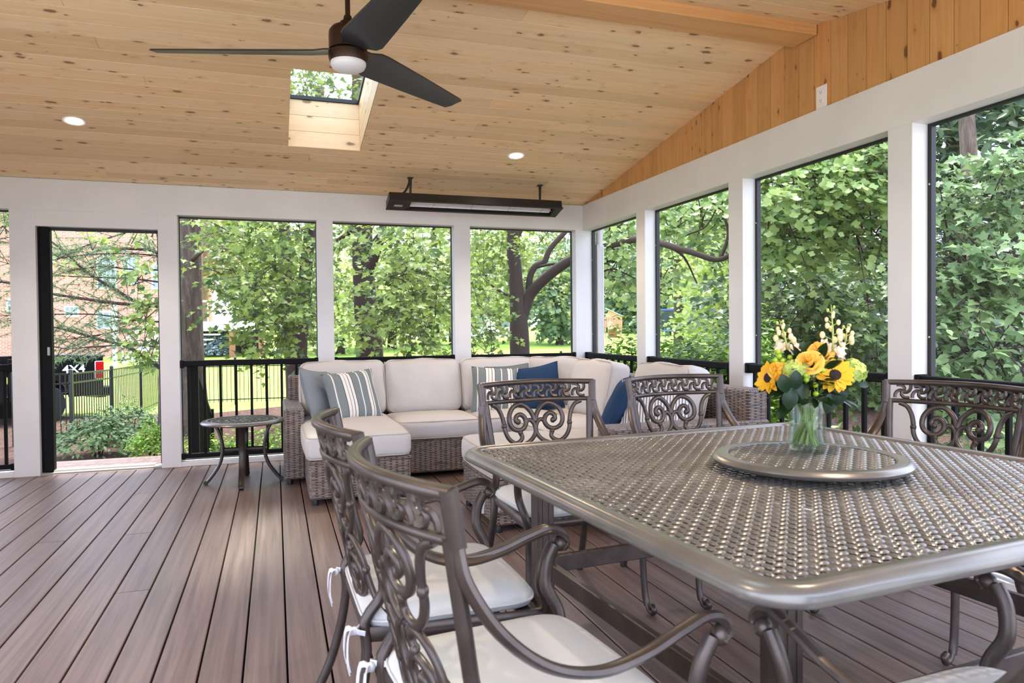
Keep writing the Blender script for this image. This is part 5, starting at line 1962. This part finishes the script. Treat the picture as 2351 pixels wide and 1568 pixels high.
# ---- fence
FBL = plain('black_aluminium_fence', (.014, .016, .014, 1), .35)
fpx = [(30, 12.0), (161, 13.0), (255, 14.8), (322, 16.8), (366, 18.6)]
fposts = [at_depth(px, 800, D) for px, D in fpx]
fposts = [np.array((p[0], p[1], gz(p[1]))) for p in fposts]
c0 = fposts[-1]
n_right = 7
for i in range(1, n_right + 1):
    fposts.append(np.array((c0[0] + i * 1.85, c0[1] - .25 * i * .4, gz(c0[1]))))
picket = MB().rbox(-.008, .008, -.008, .008, .06, 1.20, .0015).mesh('picket', FBL)
for i in range(len(fposts)):
    a = fposts[i]
    fs_ = empty('garden_fence', tuple(a), 0, None, 'fence', 'panels of the black garden fence')
    fs_['label'] = ['black picket fence panel nearest, at the far left', 'black picket fence panel at the left of the doorway view', 'black picket fence panel in front of the truck tail light', 'black picket fence panel behind the truck bumper', 'black picket fence panel at the fence corner', 'black picket fence panel behind the thick tree trunk', 'black picket fence panel behind the side table', 'black picket fence panel behind the slim trunks', 'black picket fence panel behind the left end of the sectional', 'black picket fence panel behind the broad dark trunk', 'black picket fence panel right of the broad dark trunk', 'end post of the black picket fence'][i]
    MB().rbox(-.032, .032, -.032, .032, -.1, 1.27, .004).build('post', FBL, fs_)
    MB().add([(-.036, -.036, 1.27), (.036, -.036, 1.27), (.036, .036, 1.27), (-.036, .036, 1.27), (0, 0, 1.30)], [(0, 1, 4), (1, 2, 4), (2, 3, 4), (3, 0, 4), (3, 2, 1, 0)]).build('post_cap', FBL, fs_)
    if i == len(fposts) - 1:
        break
    v = fposts[i + 1] - a
    L = math.hypot(v[0], v[1])
    ang = math.atan2(v[1], v[0])
    for z in (1.20, 1.03, .14):
        MB().tube([(0, 0, z), (v[0], v[1], z + v[2])], .02, 4, up=(0, 0, 1)).build('rail', FBL, fs_)
    npk = int(L / .105)
    for k in range(1, npk):
        q = k / npk
        link('picket', picket, fs_, (v[0] * q, v[1] * q, v[2] * q), (0, 0, ang))

# ---- pickup truck
tk0 = at_depth(236, 800, 16.6)
tk1 = at_depth(105, 800, 15.5)
uu = tk1 - tk0
ang = math.atan2(uu[1], uu[0])
tz = gz(tk0[1]) - .02
truck = empty('pickup_truck', (tk0[0], tk0[1], tz), ang, 'black pickup truck parked beyond the garden fence, rear end to the right', 'truck')
TB = plain('black_car_paint', (.006, .006, .007, 1), .12, 0, .6)
TR = N('red_tail_lens').set(Base_Color=srgb(190, 20, 24), Roughness=.15).m
TW = plain('clear_lens', srgb(225, 225, 225), .15)
CHR = plain('chrome', srgb(200, 200, 205), .15, .9)
TIRE = plain('tyre_rubber', (.012, .012, .012, 1), .8)
TGL = plain('dark_car_glass', (.01, .012, .013, 1), .05)
BH = 1.45                                       # bed height; local x forward, y to the right side = towards the porch is -y... width grows away
sgn = 1 if True else -1
# side panel of the bed with a wheel arch


def arch_panel(x0, x1, z0, z1, cx, r, y0, y1):
    poly = [(x0, z1), (x0, z0 + .05), (x0 + .05, z0), (cx - r, z0)]
    for k in range(1, 12):
        a = math.pi - math.pi * k / 12
        poly.append((cx + r * math.cos(a), z0 + r * .9 * math.sin(a)))
    poly += [(cx + r, z0), (x1, z0), (x1, z1)]
    return MB().prism(poly, y0, y1, Matrix(((1, 0, 0, 0), (0, 0, 1, 0), (0, 1, 0, 0), (0, 0, 0, 1))))


YS = -1.0 if math.cos(ang) < 0 else 1.0         # local y pointing away from the porch
wd_ = 1.95
for k, yy in ((0, 0), (1, YS * wd_)):
    a, b = sorted((yy, yy + YS * (.06 if k == 0 else -.06)))
    arch_panel(0, 2.0, .55, BH, 1.25, .48, a, b).build('bed_side', TB, truck)
y0, y1 = sorted((0, YS * wd_))
MB().rbox(-.03, .03, y0 + .06, y1 - .06, .62, BH - .01, .015).build('tailgate', TB, truck)
MB().rbox(-.08, .10, y0 + .02, y1 - .02, BH - .02, BH + .03, .02).build('tailgate_spoiler', TB, truck)
MB().rbox(-.02, 2.0, y0 - .005, y0 + .07, BH - .02, BH + .025, .015).build('bed_rail_cap', TB, truck)
MB().rbox(0, 2.0, y0 + .06, y1 - .06, .6, .66, .01).build('bed_floor', TB, truck)
MB().rbox(-.28, -.02, y0 + .05, y1 - .05, .50, .74, .03).build('rear_bumper', TB, truck)
MB().rbox(-.5, -.28, y0 + .7, y1 - .7, .42, .5, .01).build('hitch_step', TB, truck)
MB().rbox(2.05, 4.2, y0, y1, .5, 1.35, .06).build('cab_body', TB, truck)
MB().rbox(4.2, 5.6, y0, y1, .5, 1.2, .08).build('engine_hood', TB, truck)
cab = MB().add([(2.1, y0 + .08, 1.35), (4.3, y0 + .08, 1.35), (4.3, y1 - .08, 1.35), (2.1, y1 - .08, 1.35), (2.35, y0 + .22, 1.98), (3.7, y0 + .22, 1.98), (3.7, y1 - .22, 1.98), (2.35, y1 - .22, 1.98)],
               [(0, 1, 5, 4), (1, 2, 6, 5), (2, 3, 7, 6), (3, 0, 4, 7), (4, 5, 6, 7)]).build('cab_windows', TGL, truck)
MB().rbox(2.3, 3.75, y0 + .2, y1 - .2, 1.97, 2.03, .02).build('cab_roof', plain('silver_roof', srgb(186, 190, 196), .25, .3), truck)
for x in (2.35, 3.2):
    MB().tube([(x - .25 if x < 3 else x, y0 + .07, 1.35), (x, y0 + .2, 1.98)], .03, 5).build('window_pillar', TB, truck)
yn = 0.0 - YS * .012                            # side facing the porch
MB().rbox(-.02, .20, min(yn, yn + YS * .05), max(yn, yn + YS * .05), .92, 1.34, .015).build('tail_light_housing', CHR, truck)
MB().rbox(-.005, .185, min(yn - YS * .006, yn), max(yn - YS * .006, yn), 1.12, 1.32, .003).build('tail_light_lens', TR, truck)
MB().rbox(-.005, .185, min(yn - YS * .006, yn), max(yn - YS * .006, yn), .94, 1.05, .003).build('tail_light_lens', TR, truck)
MB().rbox(-.05, .02, y0 + .02, y0 + .2, 1.0, 1.32, .02).build('tail_light_lens', TW, truck)
for x in (1.25, 4.7):
    M = Matrix.Translation((x, YS * .13, .42)) @ Matrix.Rotation(math.pi / 2, 4, 'X')
    w_ = MB().lathe([(.24, -.12), (.40, -.12), (.42, -.08), (.42, .08), (.40, .12), (.24, .12)], 28, M).build('tyre', TIRE, truck, 40)
    MB().lathe([(.001, -.09), (.08, -.10), (.10, -.06), (.22, -.06), (.245, -.115), (.245, .115), (.001, .1)], 20, M).build('wheel_rim', CHR, truck, 40)
    M = Matrix.Translation((x, YS * (wd_ - .13), .42)) @ Matrix.Rotation(math.pi / 2, 4, 'X')
    MB().lathe([(.001, -.12), (.40, -.12), (.42, -.08), (.42, .08), (.40, .12), (.001, .12)], 24, M).build('tyre', TIRE, truck, 40)
cu = bpy.data.curves.new('decal_text', 'FONT')
cu.body = '4X4'
cu.size = .30
cu.shear = 0.
cu.extrude = .002
cu.offset = .006
to = bpy.data.objects.new('decal_tmp', cu)
COL.objects.link(to)
bpy.context.view_layer.update()
me = bpy.data.meshes.new_from_object(to.evaluated_get(bpy.context.evaluated_depsgraph_get()))
bpy.data.objects.remove(to)
xs_ = [v.co.x for v in me.vertices]
wx = max(xs_) - min(xs_)
dec = link('side_decal', me, truck)
me.name = 'side_decal'
me.materials.clear()
me.materials.append(plain('white_decal', srgb(235, 235, 235), .3))
ws = .50 / wx
dec.matrix_local = Matrix.Translation((.98, -YS * .004, 1.07)) @ Matrix(((YS * -1 if YS > 0 else -1, 0, 0, 0), (0, 0, -YS if YS > 0 else 1, 0), (0, 1, 0, 0), (0, 0, 0, 1))) @ Matrix.Diagonal((ws, .95, 1, 1)) if False else Matrix.Translation((.42 + .50, -YS * .006, 1.10)) @ Matrix(((-1, 0, 0, 0), (0, 0, 1, 0), (0, 1, 0, 0), (0, 0, 0, 1))) @ Matrix.Diagonal((ws, .82, 1, 1))

# ---- brick house
BRK = N('red_brick_wall')
_b = BRK.n('ShaderNodeTexBrick', ins={'Vector': BRK.n('ShaderNodeMapping', ins={'Vector': BRK.n('ShaderNodeTexCoord').outputs['UV']}).outputs[0], 'Color1': srgb(214, 130, 112), 'Color2': srgb(184, 104, 92), 'Mortar': srgb(206, 186, 172), 'Scale': 1., 'Mortar Size': .012, 'Brick Width': .25, 'Row Height': .085})
BRK.set(Base_Color=_b.outputs['Color'], Roughness=.9)
BRK = BRK.m
HW = plain('house_white_trim', srgb(214, 214, 212), .6)
HG = plain('house_window_glass', srgb(120, 136, 140), .1, 0, .5)
HY = 42.0
hz0 = gz(HY) - .2
hx0, hx1 = at_y(-260, 700, HY)[0], at_y(455, 700, HY)[0]
house = empty('brick_house', (hx0, HY, hz0), 0, 'two-storey red brick house beyond the pine', 'house')
MB().box(0, hx1 - hx0, 0, 9, 0, 9.2).build('brick_wall', BRK, house, uv=True)
rf = MB().add([(-.5, -.6, 9.2), (hx1 - hx0 + .5, -.6, 9.2), (hx1 - hx0 + .5, 9.6, 9.2), (-.5, 9.6, 9.2), (3, 4.5, 13), (hx1 - hx0 - 3, 4.5, 13)], [(0, 1, 5, 4), (1, 2, 5), (2, 3, 4, 5), (3, 0, 4), (0, 3, 2, 1)]).build('roof', plain('grey_shingle', srgb(110, 104, 100), .9), house)


def house_window(px0, px1, py0, py1, arch=False, nx=3, nz=4):
    a, b = at_y(px0, py1, HY), at_y(px1, py0, HY)
    w, h_ = b[0] - a[0], b[2] - a[2]
    fr_ = MB()
    o = (a[0] - hx0, 0, a[2] - hz0)
    fr_.box(-.08, 0, -.06, .02, 0, h_)
    fr_.box(w, w + .08, -.06, .02, 0, h_)
    fr_.box(-.08, w + .08, -.08, .02, -.1, 0)
    if arch:
        pts = [(w / 2 - (w / 2 + .03) * math.cos(t), -.02, h_ + (w / 2) * math.sin(t)) for t in np.linspace(0, math.pi, 14)]
        fr_.tube(pts, .06, 5)
    else:
        fr_.box(-.08, w + .08, -.06, .02, h_, h_ + .1)
    f = fr_.build('window', HW, house, loc=o)
    poly = [(0, 0), (w, 0), (w, h_)] + ([(w / 2 + w / 2 * math.cos(t), h_ + w / 2 * math.sin(t)) for t in np.linspace(0, math.pi, 12)][1:-1] if arch else []) + [(0, h_)]
    MB().prism(poly, -.01, .0, Matrix(((1, 0, 0, 0), (0, 0, 1, -.02), (0, 1, 0, 0), (0, 0, 0, 1)))).build('pane', HG, f)
    H2 = h_ + (w / 2 if arch else 0)
    for i in range(1, nx):
        MB().box(w * i / nx - .02, w * i / nx + .02, -.05, -.025, 0, H2 * (.93 if arch else 1)).build('muntin', HW, f)
    for i in range(1, nz + (1 if arch else 0)):
        MB().box(0, w, -.05, -.025, h_ * i / nz - .02, h_ * i / nz + .02).build('muntin', HW, f)


house_window(226, 264, 606, 660, True, 4, 4)
house_window(287, 312, 594, 650, False, 3, 4)
house_window(352, 380, 618, 660, True, 3, 3)
house_window(152, 178, 706, 724, False, 3, 2)
house_window(225, 266, 718, 752, False, 3, 2)
house_window(20, 50, 690, 712, False, 3, 2)
house_window(-40, -10, 600, 660, False, 3, 4)
house_window(420, 440, 620, 660, False, 2, 3)

# white stairs and deck beside the house
dk = empty('white_deck', tuple(at_y(335, 830, 34)), 0, 'white wooden deck stairs at the right side of the brick house', 'deck')
o = at_y(335, 830, 34)
for s in range(6):
    MB().box(-.9 + s * .3, -.6 + s * .3 + 2, 0, 1.4, s * .22, s * .22 + .06).build('stair_tread', HW, dk)
MB().tube([(-.9, 0, 0), (1.0, 0, 1.35)], .12, 4, up=(0, 1, 0), flat=(1.6, .3)).build('stringer', HW, dk)
MB().tube([(-.9, 0, .9), (1.0, 0, 2.25)], .05, 4).build('handrail', HW, dk)
for i in range(7):
    q = i / 6
    MB().box(-.92 + 1.9 * q, -.86 + 1.9 * q, -.03, .03, 1.35 * q, .9 + 1.35 * q).build('baluster', HW, dk)
MB().box(-1.25, -1.1, -.1, .1, -.2, 2.6).build('deck_post', HW, dk)
pd = at_y(490, 760, 40)
pdk = empty('raised_deck', (pd[0], 40, gz(40)), 0, 'white raised deck on brown posts behind the thick trunk', 'deck')
zt_ = pd[2] - gz(40)
MB().box(-1.4, 2.4, 0, 3, zt_, zt_ + .5).build('deck_floor', HW, pdk)
for i in range(14):
    MB().box(-1.4 + i * .28, -1.34 + i * .28, -.04, .02, zt_ + .5, zt_ + 1.5).build('baluster', HW, pdk)
MB().box(-1.4, 2.4, -.06, .04, zt_ + 1.5, zt_ + 1.6).build('handrail', HW, pdk)
for x in (-1.0, .75, 2.2):
    MB().box(x, x + .3, 0, .3, -.2, zt_).build('deck_post', plain('brown_deck_post', srgb(150, 100, 70), .8), pdk)
MB().box(-1.4, 2.4, 2.6, 3, -.2, zt_).build('underdeck_shade', plain('dark_underdeck', srgb(52, 44, 40), .9), pdk)  # dark panel stands in for the shade under the deck

# white neighbouring house
nb = at_y(1060, 780, 62)
nh = empty('white_house', (nb[0], 62, gz(62) - .3), 0, 'white house with grey-green roof glimpsed behind the forked tree', 'house')
MB().box(-4.5, 5.2, 0, 6, 0, 3.4).build('wall', HW, nh)
MB().add([(-5, -.5, 3.3), (5.6, -.5, 3.3), (5.6, 6.5, 3.3), (-5, 6.5, 3.3), (-3, 3, 6), (4, 3, 6)], [(0, 1, 5, 4), (1, 2, 5), (2, 3, 4, 5), (3, 0, 4), (0, 3, 2, 1)]).build('roof', plain('grey_green_roof', srgb(134, 148, 132), .9), nh)
for x in (-3.5, -1.2, 1.4, 3.6):
    w_ = MB().box(x, x + 1, -.05, .02, 1.2, 2.5).build('window', HW, nh)
    MB().box(x + .1, x + .9, -.07, -.04, 1.3, 2.4).build('pane', HG, w_)

# playset
ps0 = at_depth(1404, 777, 65)
ps = empty('playset', tuple(ps0), 0, 'wooden playset tower with a pale blue roof and orange slide', 'playset')
ps.rotation_euler = (0, 0, D2R(-25))
PW_ = plain('playset_cedar', srgb(206, 146, 122), .8)
for x in (-.55, .85):
    for y in (-.6, .6):
        MB().box(x - .06, x + .06, y - .06, y + .06, -.1, 2.0).build('post', PW_, ps)
MB().box(-.65, .95, -.7, .7, 1.0, 1.08).build('platform', PW_, ps)
for i in range(10):
    MB().box(-.6 + i * .155, -.47 + i * .155, -.70, -.66, 1.05, 1.95).build('wall_plank', PW_, ps)
for i in range(8):
    MB().box(.92, .96, -.66 + i * .165, -.52 + i * .165, 1.05, 1.95).build('wall_plank', PW_, ps)
RB = plain('pale_blue_roof', srgb(176, 218, 232), .5)
MB().add([(-.55, -.85, 2.75), (-.55, .85, 2.75), (1.15, .85, 1.95), (1.15, -.85, 1.95), (-.55, -.85, 2.8), (-.55, .85, 2.8), (1.15, .85, 2.0), (1.15, -.85, 2.0)], [(0, 1, 2, 3), (7, 6, 5, 4), (0, 3, 7, 4), (1, 5, 6, 2), (2, 6, 7, 3), (0, 4, 5, 1)]).build('roof', RB, ps)
MB().add([(-.6, -.7, 1.95), (.9, -.7, 1.95), (-.2, -.7, 2.6)], [(0, 1, 2)]).build('gable', PW_, ps)
for x in (-1.3, -1.2):
    MB().box(x, x + .1, -.6, -.5, -.1, 1.9).build('post', PW_, ps)
MB().tube([(-1.3, -.55, 1.3), (-.6, -.55, 1.3)], .05, 4).build('swing_beam', PW_, ps)
MB().tube([(-.7, 0, 1.0), (-1.6, 0, .4), (-2.2, 0, .1)], .18, 6, up=(0, 0, 1), flat=(1.2, .25)).build('slide', plain('orange_plastic', srgb(240, 150, 40), .4), ps, 60)
MB().box(-.3, .5, -.2, .5, -.05, .85).build('storage_box', plain('playset_brown', srgb(160, 110, 74), .8), ps)

# trampoline
tp0 = at_depth(1545, 776, 48)
tp = empty('trampoline', tuple(tp0), 0, 'round trampoline with blue rim and dark safety net', 'trampoline')
NET = N('trampoline_net')
tr = NET.n('ShaderNodeBsdfTransparent')
df = NET.n('ShaderNodeBsdfDiffuse', ins={'Color': (.05, .06, .07, 1)})
mx = NET.n('ShaderNodeMixShader', ins={0: .55, 1: tr.outputs[0], 2: df.outputs[0]})
NET.l(mx.outputs[0], NET.out.inputs[0])
MB().add([(1.6 * math.cos(a), 1.6 * math.sin(a), z) for z in (.5, 1.9) for a in np.linspace(0, 2 * math.pi, 24, False)], [(i, (i + 1) % 24, 24 + (i + 1) % 24, 24 + i) for i in range(24)]).build('safety_net', NET.m, tp)
TBL = plain('trampoline_blue', srgb(52, 92, 168), .5)
for z, r_ in ((1.9, .03), (.5, .06)):
    MB().tube([(1.6 * math.cos(a), 1.6 * math.sin(a), z) for a in np.linspace(0, 2 * math.pi, 24, False)], r_, 5, closed=True).build('hoop', TBL, tp, 60)
for i in range(6):
    a = i * math.pi / 3 + .3
    MB().tube([(1.62 * math.cos(a), 1.62 * math.sin(a), z) for z in (-.1, 1.95)], .03, 5).build('pole', TBL, tp)
MB().lathe([(.001, .5), (1.58, .5)], 24).build('jump_mat', BLACKM, tp)
